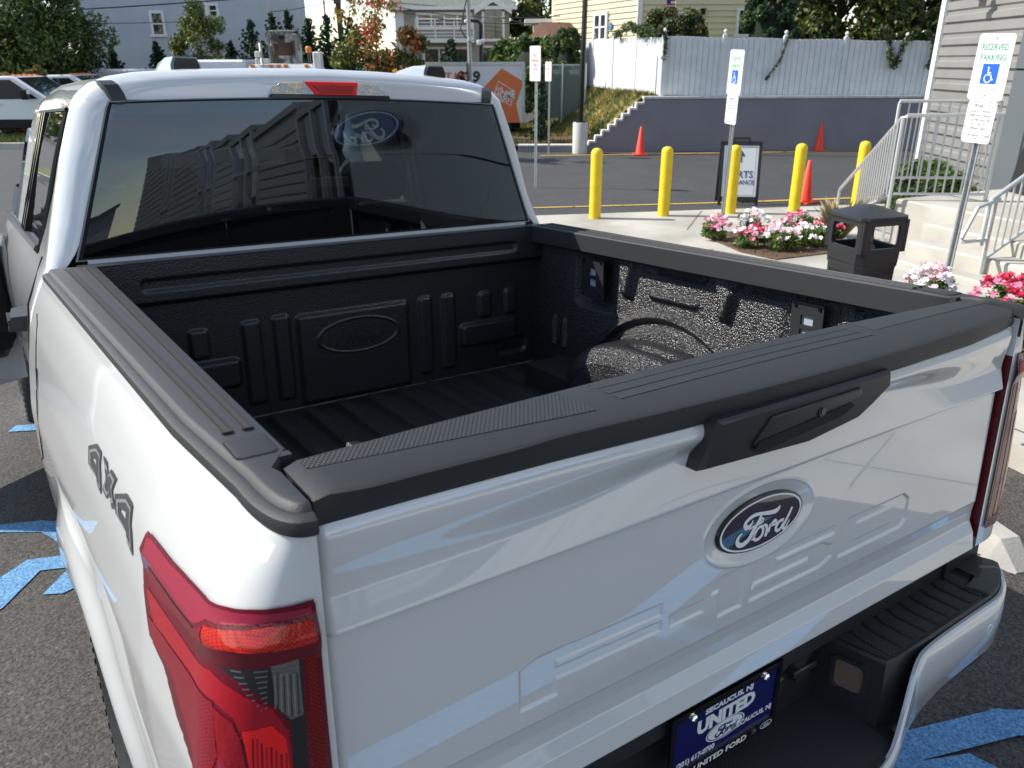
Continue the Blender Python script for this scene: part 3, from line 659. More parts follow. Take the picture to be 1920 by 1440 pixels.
tx('SECAUCUS, NJ',.016,.086,-.030,bold=.0007,sx=1.1)
tx('UNITED FORD',.019,-.01,-.071,bold=.0007,h=.0065,sx=1.25)
ring(b,lambda u,v,h:fp(u+.0,v-.014,h),.056,.0235,.053,.0215,.0032,white)
b.ngon([fp(u*.050,v*.0195-.014,.0030) for u,v in ell(1,1,40)],white)
script(b,lambda u,v,h:fp(u*.052,v*.052-.0135,.0036),pb,0)
b.ngon([fp(.128+u*.017,v*.0075-.070,.0064) for u,v in ell(1,1,24)],pb); ring(b,lambda u,v,h:fp(.128+u,v-.070,h),.019,.0085,.017,.0072,.0066,white,24)
script(b,lambda u,v,h:fp(.128+u*.018,v*.018-.070,.0068),white,0)
for xx,yy in ((-.103,.063),(.103,.063),(-.103,-.066),(.085,-.066)):
    m_=chrome if yy>0 else blackp
    b.loft([[fp(xx+r_*math.cos(t),yy+r_*math.sin(t),h) for t in [i*math.pi/3 for i in range(6)]] for r_,h in ((.008,.002),(.008,.010),(.005,.013))],m_)
b.build('licence_plate',bump,fix=False)
# ---------------- cab and front body
OL=[(.50,.89),(.62,.925),(.80,.950),(1.05,.962),(1.2,.954),(1.30,.935),(1.38,.900),(1.42,.874),(1.46,.862),(1.54,.838),(1.63,.812),(1.72,.785),(1.80,.757),(1.86,.735),(1.895,.715),(1.925,.68),(1.945,.63),(1.958,.56),(1.970,.42),(1.978,.22),(1.982,0.)]
def ol(z): return float(np.interp(z,[p[0] for p in OL],[p[1] for p in OL]))
def yrear(x,z): return 1.752+.052*max(0,z-1.42)-.014*max(0,min(1,(z-1.42)/.3))*(1-(x/.8)**2)
glassw=bpy.data.materials.new('windshield_glass'); glassw.use_nodes=True; t=glassw.node_tree
def glassmat(m,tint,minr):
    t=m.node_tree; t.nodes.clear(); o=t.nodes.new('ShaderNodeOutputMaterial'); tr=t.nodes.new('ShaderNodeBsdfTransparent'); tr.inputs[0].default_value=(*tint,1)
    g=t.nodes.new('ShaderNodeBsdfGlossy'); g.inputs['Roughness'].default_value=.004; g.inputs['Color'].default_value=(.78,.88,1,1); f=t.nodes.new('ShaderNodeFresnel'); f.inputs[0].default_value=1.52
    mr=t.nodes.new('ShaderNodeMapRange'); mr.inputs['To Min'].default_value=minr; mr.inputs['To Max'].default_value=1
    ms=t.nodes.new('ShaderNodeMixShader'); t.links.new(f.outputs[0],mr.inputs[0]); t.links.new(mr.outputs[0],ms.inputs[0]); t.links.new(tr.outputs[0],ms.inputs[1]); t.links.new(g.outputs[0],ms.inputs[2]); t.links.new(ms.outputs[0],o.inputs[0]); m.diffuse_color=(.02,.03,.04,1)
glassmat(glassw,(.75,.82,.8),.04)
tint=bpy.data.materials.new('privacy_glass'); tint.use_nodes=True; glassmat(tint,(.20,.225,.23),.045)
tints=mat('dark_side_glass',(.006,.007,.008),.02,0,1,.9)
full=[(x,z) for z,x in OL]; full=[(-x,z) for x,z in full]+[(x,z) for x,z in full[::-1][1:]]
nf=len(full); nh=len(OL)
def insetpt(i,k):
    x,z=full[i]; rz=.045; rx=float(np.interp(z,[1.36,1.5],[.018,.085]))
    # direction to the inside
    X=x-math.copysign(rx,x)*k if abs(x)>rx else x*(1-.3*k*0); Z=z-(rz*k if z>1.87 else rz*k*max(0,(z-1.72)/.15)); return X,Z,rx
b=B(); rings=[]
for th in np.linspace(0,math.pi/2,8):
    ring_=[]
    for i in range(nf):
        X,Z,rx=insetpt(i,1-math.sin(th)); Z0=full[i][1]; ry=rx if Z0<1.87 else .075
        ring_.append((X,yrear(X,Z)+ry*(1-math.cos(th)),Z))
    rings.append(ring_)
for y,zm in ((2.0,9),(2.6,9),(3.1,9),(3.3,1.955),(3.5,1.80),(3.75,1.55),(4.02,1.27),(4.3,1.24),(4.8,1.20),(5.15,1.13),(5.25,1.0)):
    w=(.978 if y>2.2 else .985) if y<4.9 else (.95 if y<5.2 else .88)
    lift=.015*math.sin(min(1,max(0,(y-1.9)/1.4))*math.pi) if y<3.3 else 0
    ring_=[]
    for x,z in full:
        Z=min(z,zm); 
        if zm<9 and z>zm: Z=zm+ (z-zm)*.02
        X=x*w
        if zm<1.5 and z>1.20: X=x/ol(z)*.93*w if ol(z)>0 else 0; 
        if zm<1.5 and z>1.20: X*=min(1,ol(z)/ .9) if ol(z)>0 else 0
        ring_.append((X,y,Z+(lift if z>1.9 else 0)))
    rings.append(ring_)
v=[p for r in rings for p in r]; fp_,fg=[],[]
for a in range(len(rings)-1):
    for i in range(nf-1):
        q=(a*nf+i,a*nf+i+1,(a+1)*nf+i+1,(a+1)*nf+i); ya=rings[a][0][1]; z_=full[i][1]
        (fg if (3.25<ya<4.0 and min(full[i][1],full[i+1][1])>1.40 ) else fp_).append(q)
# rear face rows (window left open)
for i in range(nh-1):
    zc=(rings[0][i][2]+rings[0][i+1][2])/2
    if 1.437<zc<1.868: continue
    j=nf-1-i; 
    if i+1==j-1: fp_.append((i,i+1,j)) if False else None
    fp_.append((i,i+1,j-1,j) if i+1!=j-1 else (i,i+1,j))
L0=(len(rings)-1)*nf; fp_.append(tuple(L0+i for i in range(nf)))
b.add(v,fp_,paint); b.add(v,fg,glassw)
cab=b.build('cab_body',truck,smooth=32)
b=B()  # rear window sheet following the open rows
zb,zt=1.441,1.872
def win(u,v,o=.0):
    zz=zb+(zt+.016*(1-u*u)-zb)*v; hw=float(np.interp(zz,[1.43,1.50,1.86,1.89],[.797,.772,.650,.632])); 
    x=u*hw; return (x,yrear(x,zz)-.006+o,zz)
b.grid(lambda u,v:win(u,v),list(np.linspace(-1,1,50)),list(np.linspace(0,1,30)),tint)
rw=b.build('rear_window',truck,smooth=60)
b=B(); 
for s0,s1,m_,o in ((1.0,1.008,MATS['joint_grey'] if 'joint_grey' in MATS else mat('joint_grey',(.22,.23,.24),.5),-.001),(.986,1.0,dark,-.0006)):
    P0=[(-s1,-.012 if s1>1 else 0),(s1,-.012 if s1>1 else 0),(s1,1.02 if s1>1 else 1),(-s1,1.02 if s1>1 else 1)]
    def edge(s,n=24):
        e=(s-1)*.9; o_=[]
        for k in range(n): o_.append((-s+2*s*k/n,-e))
        for k in range(n): o_.append((s,-e+(1+2*e)*k/n))
        for k in range(n): o_.append((s-2*s*k/n,1+e))
        for k in range(n): o_.append((-s,1+e-(1+2*e)*k/n))
        return o_
    A,Bq=edge(s0),edge(s1); n=len(A)
    b.add([win(*p,o) for p in A]+[win(*p,o) for p in Bq],[(i,(i+1)%n,n+(i+1)%n,n+i) for i in range(n)],m_)
b.build('window_seal',rw,fix=False)
b=B(); b.box(-.77,.77,1.7365,1.7475,1.40,1.4405,paint); b.build('window_ledge',truck)
# header bulge is part of the shell; lamp
def shell_y(x,z): return yrear(x,z)+max(0,z-1.925)*.6
b=B(); amb=mat('cargo_lens',(.52,.50,.47),.12,.5,1,bump=(200,1,.006),var=(38,(.85,.62,.30),.5,.62));  # amber blotches paint yellow glints into the clear lens colour
def lamp(poly,m,o,z0=1.917):
    r0=[(x,shell_y(x,z)+.01,z) for x,z in poly]; r1=[(x,shell_y(x,z)-o*.7,z) for x,z in poly]
    cx=sum(p[0] for p in poly)/len(poly); cz=sum(p[1] for p in poly)/len(poly)
    r2=[(cx+(x-cx)*.97,shell_y(x,z)-o,cz+(z-cz)*.88) for x,z in poly]; b.loft([r0,r1,r2],m)
lamp([(-.188,1.889),(.226,1.887),(.222,1.896),(-.184,1.898)],blackg,.013)
lamp([(-.185,1.897),(-.040,1.897),(-.066,1.937),(-.150,1.934),(-.172,1.920)],amb,.014)
lamp([(.222,1.895),(.098,1.896),(.110,1.937),(.175,1.932),(.205,1.915)],amb,.014)
b.build('cargo_lamp',truck,smooth=30)
b=B(); lamp([(-.042,1.896),(.100,1.896),(.112,1.939),(-.070,1.939)],redb,.017); lamp([(-.025,1.902),(.085,1.902),(.095,1.928),(-.045,1.928)],refl,.0175); b.build('high_brake_lamp',truck,smooth=30)
# ditch mouldings
for sg in(-1,1):
    b=B(); P=[(.614,yrear(.614,1.868)-.004,1.868),(.620,yrear(.62,1.89)+.002,1.893),(.630,yrear(.63,1.915)+.010,1.916),(.640,yrear(.64,1.93)+.035,1.928),(.645,1.88,1.936),(.645,2.1,1.944),(.64,2.7,1.953),(.63,3.25,1.945)]
    r=[]
    for x,y,z in P:
        r.append([(sg*(x-.020),y,z-.004),(sg*(x-.019),y-.004,z+.005),(sg*(x+.019),y-.002,z-.001 if z>1.93 else z+.003),(sg*(x+.021),y,z-.012)])
    b.loft(r,blackp); b.build('roof_moulding',truck,smooth=40)
    b=B(); cx=-.397 if sg<0 else .468; bz=1.960
    y0=1.88
    sec=lambda y,k,h:[(cx-.045*k,y,bz),(cx-.044*k,y,bz+h*.55),(cx-.034*k,y,bz+h),(cx+.034*k,y,bz+h),(cx+.044*k,y,bz+h*.55),(cx+.045*k,y,bz)]
    b.loft([sec(y0,1,.047),sec(y0+.10,1.03,.050),sec(y0+.22,1.0,.040),sec(y0+.33,.7,.012)],mat('satin_silver',(.30,.32,.34),.35,.3,.6) if 'satin_silver' not in MATS else MATS['satin_silver'])
    b.loft([[(cx+(p[0]-cx)*.93,y0-.002,bz+(p[2]-bz)*.93+.001) for p in sec(y0,1,.047)],[(cx+(p[0]-cx)*.85,y0-.012,bz+(p[2]-bz)*.86+.002) for p in sec(y0,1,.047)]],blackg)
    b.build('roof_clearance_pod',truck,smooth=35)
# side glass, belt, handles, wheels, mirrors, doors
def sp(sg,y,z,o=.0): 
    d=.0
    return (sg*(ol(z)*(1-.022*min(1,max(0,(y-1.85)/.35)))+o),y,z)
for sg in(-1,1):
    b=B()
    polys=[[(1.89,1.855),(1.95,1.75),(2.02,1.63),(2.12,1.50),(2.2,1.44),(2.95,1.43),(2.95,1.855)]]
    zsn=np.linspace(1.43,1.855,12)
    yl=np.interp(zsn,[1.43,1.50,1.63,1.75,1.855],[2.22,2.12,2.02,1.95,1.90])
    b.add([sp(sg,yy,zz,.0035) for zz,y_ in zip(zsn,yl) for yy in (y_,2.95)],[(2*i,2*i+1,2*i+3,2*i+2) for i in range(11)],tints)
    b.build('side_window',truck,fix=False)
    b=B()
    b.tube([sp(sg,y_-.008,zz,.004) for zz,y_ in zip(zsn,yl)]+[sp(sg,2.95,1.862,.004)],.0065,railm,6)
    b.tube([sp(sg,2.20,1.425,.006),sp(sg,3.9,1.40,.006)],.016,railm,6)
    for yy in (2.62,2.70,2.78): b.tube([sp(sg,yy+.10-(.0),1.43,.006),sp(sg,yy-.02,1.855,.006)],.012,blackg,6)
    b.build('window_moulding',truck,smooth=40,fix=False)
    for pts in ([(2.02,.62),(1.93,.9),(1.90,1.15),(1.93,1.30),(2.05,1.42)],[(3.0,.6),(3.02,1.0),(2.98,1.42)]):
        b=B(); b.tube([sp(sg,y,z,.0) for y,z in pts],.003,dark,5); b.build('door_seam',truck,fix=False)
    b=B()
    b.loft([[sp(sg,y,1.262-h,o) for y,o,h in ((1.94,.0,0),(1.95,.045,.002),(2.10,.045,.002),(2.12,.0,0))],[sp(sg,y,1.215+h,o) for y,o,h in ((1.94,.0,0),(1.95,.050,.002),(2.10,.050,.002),(2.12,.0,0))]],railm)
    b.box(*sorted((sg*.96,sg*.99)),1.955,2.09,1.225,1.250,dark)
    b.build('door_handle',truck,smooth=35)
    for yw in (.95,4.62):
        b=B(); n=48; prof=[(.24,.30),(.26,.33),(.255,.37),(.235,.395),(.20,.408),(.12,.412),(.06,.41),(.03,.39),(.02,.34),(.03,.29)]
        xo=sg*1.0
        b.loft([[(sg*(.975-.27+px),yw+r_*math.cos(k*2*math.pi/n),.400+r_*math.sin(k*2*math.pi/n)) for k in range(n)] for px,r_ in prof],rubber,caps=False)
        for k in range(60):
            a=k*2*math.pi/60; ca,sa=math.cos(a),math.sin(a); c2_,s2_=math.cos(a+.05),math.sin(a+.05)
            b.add([(sg*(.705+px),yw+r_*c,.405+r_*s_) for px,r_,c,s_ in ((.245,.392,ca,sa),(.262,.366,ca,sa),(.262,.366,c2_,s2_),(.245,.392,c2_,s2_),(.20,.416,ca,sa),(.20,.416,c2_,s2_))],[(0,1,2,3),(0,3,5,4)],rubber)
        wh=b.build('wheel',truck,smooth=30,fix=False)
        b=B(); b.loft([[(sg*(.705+px),yw+r_*math.cos(k*2*math.pi/24),.405+r_*math.sin(k*2*math.pi/24)) for k in range(24)] for px,r_ in ((.235,.29),(.24,.275),(.17,.26),(.19,.05),(.215,.03))],chrome); b.build('rim',wh,smooth=30)
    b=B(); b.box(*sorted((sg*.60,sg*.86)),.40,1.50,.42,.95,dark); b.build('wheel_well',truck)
# fuel door notch
b=B(); 
pts=[(.115,1.215),(.125,1.20),(.128,1.175),(.122,1.155),(.112,1.15),(.105,1.168),(.104,1.195)]
patch(b,[(a-.0,z) for a,z in pts],blackg,-1,.0015,.004)
b.build('fuel_door_latch',truck,fix=False)
b=B(); b.tube([side(u,z,-1,.001) for u,z in ((.05,1.33),(.075,1.31),(.092,1.27),(.10,1.22),(.104,1.195))],.0016,dark,5); b.tube([side(u,z,-1,.001) for u,z in ((.108,1.15),(.10,1.08),(.09,1.0),(.06,.93),(.02,.9))],.0016,dark,5)
b.build('fuel_door_seam',truck,fix=False)
# open front doors
for sg,ang in ((-1,58),(1,60)):
    hx_,hy__=sg*.925,4.02; a=R(ang); dx,dy=sg*math.sin(a),-math.cos(a); nx_,ny_=(sg*math.cos(a),math.sin(a)) # outward (front) normal
    def D(t,o,z): return (hx_+dx*t+nx_*o,hy__+dy*t+ny_*o,z)
    b=B()
    def slab(t0,t1,o0,o1,z0,z1,m,e=.02):
        b.loft([[D(t0,o0,z0),D(t1,o0,z0),D(t1,o1,z0),D(t0,o1,z0)],[D(t0,o0,z1),D(t1,o0,z1),D(t1,o1,z1),D(t0,o1,z1)]],m)
    slab(0,1.0,.0,.06,.52,1.40,paint)
    dr=b.build('front_door',truck,smooth=30)
    b=B()
    r=[]
    for o,k in ((-.001,1),(-.05,.96),(-.075,.88)): r.append([D(.5+(t-.5)*k,o,.98+(z-.98)*k) for t,z in ((.03,.75),(.10,.66),(.92,.66),(.98,.75),(.98,1.38),(.03,1.38))])
    b.loft(r,blackp); slab(.25,.75,-.14,-.07,1.02,1.08,blackp); slab(.1,.8,-.085,-.06,.72,.80,blackg)
    b.build('door_trim',dr,smooth=30)
    b=B()
    top=[(.04,1.40),(.30,1.66),(.52,1.83),(.97,1.86),(1.0,1.40)]
    for (t0,z0),(t1,z1) in zip(top[:-1],top[1:]): b.tube([D(t0,.02,z0),D(t1,.02,z1)],.026,blackp,8)
    b.build('door_window_frame',dr,smooth=30)
    b=B(); b.add([D(t,.02,z) for t,z in top],[(0,1,2,3,4)],glassw); b.build('door_glass',dr,fix=False)
    b=B()
    mc=Vector(D(.10,.16,1.50))
    b.loft([[ (mc.x+sg*u*.11,mc.y+o,mc.z+w*.10) for u,w in ((-1,-.7),(-.7,-1),(.8,-1),(1,-.7),(1,.7),(.8,1),(-.7,1),(-1,.7))] for o in (-.02,.03)],blackp)
    b.loft([[ (mc.x+sg*u*.10*k,mc.y-.02-q,mc.z+w*.09*k) for u,w in ((-1,-.7),(-.7,-1),(.8,-1),(1,-.7),(1,.7),(.8,1),(-.7,1),(-1,.7))] for q,k in ((0,1),(.003,1))],chrome)
    b.tube([D(.05,.04,1.42),tuple(mc)],.025,blackp,8); b.build('door_mirror',dr,smooth=30)
# cabin
seatm=mat('seat_cloth',(.05,.05,.052),.85); b=B()
for xx in (-.42,.0,.42):
    b.box(xx-.2,xx+.2,2.30,2.42,.95,1.48,seatm,.03); b.box(xx-.13,xx+.13,2.28,2.36,1.50,1.66,seatm,.04)
b.box(-.66,.66,2.3,2.8,.7,.98,seatm,.04)
b.build('rear_seat',truck,smooth=30)
for xx in (-.42,.42):
    b=B(); b.box(xx-.23,xx+.23,3.02,3.16,.95,1.55,seatm,.04); b.box(xx-.14,xx+.14,3.0,3.08,1.57,1.76,seatm,.04); b.box(xx-.23,xx+.23,3.1,3.5,.75,1.0,seatm,.04); b.build('front_seat',truck,smooth=30)
b=B(); b.box(-.8,.8,3.62,3.95,.8,1.27,blackp,.04); b.box(-.82,.82,1.80,3.95,.60,.66,dark); b.build('dashboard',truck,smooth=30)
b=B(); b.box(-.13,.13,3.40,3.43,1.72,1.79,blackg,.01); b.build('inside_mirror',truck)
b=B(); b.box(-.72,.72,1.77,1.80,.7,1.42,dark); b.build('cabin_rear_trim',truck)
b=B(); b.box(-.70,.70,5.23,5.27,.75,1.12,blackg,.005)
for sg in(-1,1): b.box(*sorted((sg*.70,sg*.88)),5.16,5.25,.85,1.10,chrome,.01)
b.build('front_grille',truck)
# ================================================================ GROUND
def g(y): return float(np.interp(y,[-40,0,3.5,9.3,14,60,400],[.25,0,-.11,-.28,-.49,-.52,-.6]))
asph=bpy.data.materials.new('asphalt'); asph.use_nodes=True
def asphalt(m,c0,c1,sc=170,spk=True,bs=.9):
    t=m.node_tree; bb=t.nodes['Principled BSDF']; bb.inputs['Roughness'].default_value=.82; c=t.nodes.new('ShaderNodeTexCoord')
    v=t.nodes.new('ShaderNodeTexVoronoi'); v.inputs['Scale'].default_value=sc; n=t.nodes.new('ShaderNodeTexNoise'); n.inputs['Scale'].default_value=sc*.7; n.inputs['Detail'].default_value=4; n2=t.nodes.new('ShaderNodeTexNoise'); n2.inputs['Scale'].default_value=1.3; n2.inputs['Detail'].default_value=5
    for k in (v,n,n2): t.links.new(c.outputs['Object'],k.inputs['Vector'])
    r=t.nodes.new('ShaderNodeValToRGB'); r.color_ramp.elements[0].color=(*c0,1); r.color_ramp.elements[1].color=(*c1,1); r.color_ramp.elements[0].position=.30; r.color_ramp.elements[1].position=.72
    if spk:
        e=r.color_ramp.elements.new(.93); e.color=(c1[0]*2.6,c1[1]*2.6,c1[2]*2.6,1)
    mx=t.nodes.new('ShaderNodeMixRGB'); mx.inputs[0].default_value=.5; t.links.new(v.outputs['Color'],mx.inputs[1]); t.links.new(n.outputs[0],mx.inputs[2])
    bw=t.nodes.new('ShaderNodeRGBToBW'); t.links.new(mx.outputs[0],bw.inputs[0]); t.links.new(bw.outputs[0],r.inputs[0])
    m2=t.nodes.new('ShaderNodeMixRGB'); m2.blend_type='MULTIPLY'; m2.inputs[0].default_value=.5; r2=t.nodes.new('ShaderNodeValToRGB'); r2.color_ramp.elements[0].position=.3; r2.color_ramp.elements[1].position=.7; r2.color_ramp.elements[0].color=(.6,.6,.6,1)
    t.links.new(n2.outputs[0],r2.inputs[0]); t.links.new(r.outputs[0],m2.inputs[1]); t.links.new(r2.outputs[0],m2.inputs[2]); t.links.new(m2.outputs[0],bb.inputs['Base Color'])
    bp=t.nodes.new('ShaderNodeBump'); bp.inputs['Strength'].default_value=bs; bp.inputs['Distance'].default_value=.008; t.links.new(bw.outputs[0],bp.inputs['Height']); t.links.new(bp.outputs[0],bb.inputs['Normal'])
asphalt(asph,(.024,.022,.020),(.108,.098,.090),130)
bluem=bpy.data.materials.new('blue_line_paint'); bluem.use_nodes=True; asphalt(bluem,(.06,.18,.36),(.19,.43,.72),150,False,.8)
roadm=bpy.data.materials.new('road_asphalt'); roadm.use_nodes=True; asphalt(roadm,(.035,.034,.034),(.075,.073,.071),60,False,.4)
conc=mat('concrete',(.31,.29,.25),.8,bump=(90,.5,.003,5),var=(1.4,(.46,.435,.385),.32,.62)); concd=mat('concrete_grey',(.30,.29,.27),.85,bump=(70,.5,.004,5),var=(5,(.40,.38,.35),.35,.7))
grassm=mat('lawn',(.05,.09,.012),.9,bump=(30,1,.05,4),var=(3,(.16,.17,.035),.3,.7)); mulch=mat('mulch',(.06,.035,.02),.95,bump=(70,1,.02,4),var=(45,(.16,.10,.06),.35,.65))
yellp=mat('yellow_line_paint',(.62,.40,.06),.7,bump=(60,.3,.003))
def sheet(name,m,xs,ys,dz,kind='structure',zf=None):
    b=B(); b.grid(lambda x,y:(x,y,(zf or g)(y)+dz),xs,ys,m); o=b.build(name,smooth=60,fix=False); tag(o,None,None,kind=kind); return o
sheet('ground',roadm,[-300,-60,-20,0,20,60,300],[-300,-40,-10,0,3.5,9.3,14,30,60,140,400],-.006)
sheet('parking_lot',asph,[-14,-8,-4,0,4,8,14],[-14,-8,-4,0,1.5,3.5,6,9.3,11.4],0)
def flat(name,m,polys,dz,kind='structure',parent=None,thick=0):
    b=B()
    for p in polys:
        if thick: b.loft([[(x,y,g(y)-.05) for x,y in p],[(x,y,g(y)+dz) for x,y in p]],m)
        else: b.ngon([(x,y,g(y)+dz) for x,y in p],m)
    o=b.build(name,parent); 
    if kind: o['kind']=kind
    return o
# raised concrete walk (kerb step .12)
def walk(poly,zt,m,name):
    b=B(); b.loft([[(x,y,-1.0) for x,y in poly],[(x,y,zt(x,y)-.006) for x,y in poly],[(x+(.006 if False else 0),y,zt(x,y)) for x,y in poly]],m); o=b.build(name,smooth=20); o['kind']='structure'; return o
zw=lambda x,y: float(np.interp(y,[-30,0,3.5,9.3,12.4],[.16,.10,.02,-.15,-.17]))
ystrips=[-16,-6,0,1.0,2.2,3.6,5.0,7.2,9.3,10.6,12.4]
def wx(y): return float(np.interp(y,[-16,1.0,2.0,3.6,6,9,12.4],[3.3,3.12,3.02,2.52,1.3,.1,-.45]))
def wxr(y): return float(np.interp(y,[-16,10,12.4],[5.6,6.9,7.1]))
b=B()
V=[];Fq=[]
for y in ystrips:
    yf=(lambda x:10.98+.165*x) if y==12.4 else (lambda x,y=y:y)
    V+=[(wx(y),yf(wx(y)),-1),(wx(y),yf(wx(y)),zw(0,y)),(wx(y)+.15,yf(wx(y)+.15),zw(0,y)+.001),(wxr(y)+4,yf(wxr(y)+4),zw(0,y)+.001)]
for i in range(len(ystrips)-1):
    for j in range(3): Fq.append((i*4+j,i*4+j+1,i*4+4+j+1,i*4+4+j))
k=len(V); V+= [(wx(12.4),10.98+.165*wx(12.4),-1),(wxr(12.4)+4,10.98+.165*(wxr(12.4)+4),-1)]; n_=(len(ystrips)-1)*4; Fq.append((n_+1,n_+3,k+1,k)); b.add(V,Fq,conc)
o=b.build('sidewalk'); o['kind']='structure'
b=B()
for (xa,ya),(xb,yb) in (((3.02,1.35),(6.0,2.2)),((2.55,3.55),(5.5,4.8)),((1.3,6.1),(3.4,6.9)),((.6,8.0),(2.25,8.7)),((3.2,-6),(3.32,1.2)),((2.2,9.9),(2.7,11.3)),((3.32,1.2),(2.72,3.55)),((2.72,3.55),(1.9,5.5)),((4.0,9.7),(4.4,11.6)),((3.1,-2),(6,-1.6)),((3.1,-5),(6,-4.6))):
    d=np.array([xb-xa,yb-ya]); d/=np.hypot(*d); nx_,ny_=-d[1]*.006,d[0]*.006
    m_=8; P=[(xa+(xb-xa)*i/m_,ya+(yb-ya)*i/m_) for i in range(m_+1)]
    b.add([(x+s_*nx_,y+s_*ny_,zw(x,y)+.005) for x,y in P for s_ in(-1,1)],[(2*i,2*i+1,2*i+3,2*i+2) for i in range(m_)],MATS['joint'] if 'joint' in MATS else mat('joint',(.13,.12,.11),.9))
o=b.build('sidewalk_joints',fix=False); o['kind']='structure'
# blue markings
def band(P,w):
    out=[]
    for (xa,ya),(xb,yb) in zip(P[:-1],P[1:]):
        d=np.array([xb-xa,yb-ya]); d/=np.hypot(*d); nx_,ny_=-d[1]*w/2,d[0]*w/2; e=d*w*.25
        out.append([(xa+nx_-e[0],ya+ny_-e[1]),(xa-nx_-e[0],ya-ny_-e[1]),(xb-nx_+e[0],yb-ny_+e[1]),(xb+nx_+e[0],yb+ny_+e[1])])
    return out
bl=[[(-2.45,2.70),(-2.172,2.885),(-2.018,2.915),(-1.90,2.90),(-1.79,2.78),(-1.70,2.66),(-1.80,2.700),(-1.90,2.78),(-1.968,2.825),(-2.135,2.825),(-2.33,2.62)],
 [(-1.98,2.42),(-1.912,2.625),(-1.60,2.70),(-1.52,2.60),(-1.66,2.41),(-1.731,2.404),(-1.72,2.575),(-1.823,2.552),(-1.833,2.33),(-1.90,2.15),(-2.0,2.15)],
 [(-2.682,3.80),(-2.685,3.879),(-2.4,3.93),(-2.38,3.84)]]
seg=band([(-.35,-.75),(.72,-.02),(1.72,.60),(2.72,.98)],.13)+band([(1.74,.62),(1.60,1.05)],.13)+band([(.80,1.60),(1.45,1.775),(2.2,1.74),(3.0,1.90)],.10)+band([(1.05,1.64),(1.0,1.2)],.10)+band([(.4,.35),(.15,.75)],.12)+[[(1.05,1.62),(1.28,1.66),(1.36,1.58),(1.2,1.5)]]
b=B()
NB=len(bl)
for i,p in enumerate(bl+seg):
    if i<NB or i>=NB+4:
        p=[(x*(1.811-g(y))/1.811,y*(1.811-g(y))/1.811) for x,y in p]
    if False: 
        pass
    b.ngon([(x,y,g(y)+.004+.0006*i) for x,y in p],bluem)
o=b.build('blue_parking_markings',fix=False); o['kind']='structure'
# road lines
b=B()
def rline(P,w,m,dz=.004):
    for q in band(P,w): 
        b.ngon([(x,y,g(y)+dz) for x,y in q],m)
for a,c in (((.2,13.35),(7,14.6)),((7,14.6),(14,16))): 
    n_=8; rline([(a[0]+(c[0]-a[0])*i/n_,a[1]+(c[1]-a[1])*i/n_) for i in range(n_+1)],.10,yellp)
rline([(.8,21.6),(5,22.05),(14,23.0)],.10,yellp)
o=b.build('yellow_road_lines',fix=False); o['kind']='structure'
# left side verge
b=B(); b.loft([[(-30,24.2,-.6),(-6,24.2,-.6),(-6,27.5,-.6),(-30,27.5,-.6)],[(-30,24.3,-.36),(-6,24.3,-.36),(-6,27.5,-.36),(-30,27.5,-.36)]],grassm); o=b.build('grass_verge'); o['kind']='structure'
b=B(); b.box(-30,-6,24.0,24.2,-.7,-.34,conc); o=b.build('verge_kerb'); o['kind']='structure'
b=B()
for k in range(5200):
    x=-18+random.random()*8; y=24.3+random.random()*3.0; h=.05+random.random()*.06; a=random.random()*6.3; w=.02
    b.add([(x-w*math.cos(a),y-w*math.sin(a),-.37),(x+w*math.cos(a),y+w*math.sin(a),-.37),(x+random.uniform(-.03,.03),y+random.uniform(-.03,.03),-.36+h)],[(0,1,2)],grassm)
o=b.build('verge_grass',fix=False); o['kind']='stuff'
# ================================================================ STREET FURNITURE
ylw=mat('bollard_yellow',(.74,.50,.01),.42,bump=(30,.1,.003),var=(7,(.80,.57,.02),.3,.6))
spots=[(1.13,10.76),(2.09,10.94),(3.05,11.12),(4.01,11.31),(5.03,11.65)]
bl_lab=['leftmost of the five yellow steel bollards, nearest the truck cab','second yellow bollard from the left at the walk edge','yellow bollard half hidden by the sign post, before the sandwich board','yellow bollard in front of a traffic cone, fourth from the left','rightmost yellow bollard, behind the sloping stair rail']
for i,(x,y) in enumerate(spots):
    if i==0:
        b=B(); b.lathe((0,0,0),[(.078,0),(.078,.84),(.076,.865),(.066,.892),(.045,.91),(.02,.918),(.001,.92)],ylw,24); bo=b.build('bollard',smooth=40); o=bo
    else: o=bo.copy(); COL.objects.link(o)
    o.location=(x,y,zw(x,y)-.002); tag(o,bl_lab[i],'bollard','yellow bollards along the walk edge')
orng=mat('cone_orange',(.85,.05,.015),.45)
cl=['orange traffic cone at the foot of the stepped wall coping','orange traffic cone by the far grey wall, right of the sandwich board','nearest orange traffic cone, beside the fourth bollard']
for i,(x,y) in enumerate([(3.42,21.71),(8.48,22.6),(5.12,13.96)]):
    if i==0:
        b=B(); b.box(-.18,.18,-.18,.18,0,.03,orng,.005); b.lathe((0,0,0),[(.135,.03),(.125,.05),(.03,.70),(.022,.71),(.015,.71)],orng,20); co=b.build('traffic_cone',smooth=35); o=co
    else: o=co.copy(); COL.objects.link(o)
    o.location=(x,y,g(y)+.004); tag(o,cl[i],'traffic cone','orange traffic cones'); o.rotation_euler=(0,0,.3*i)
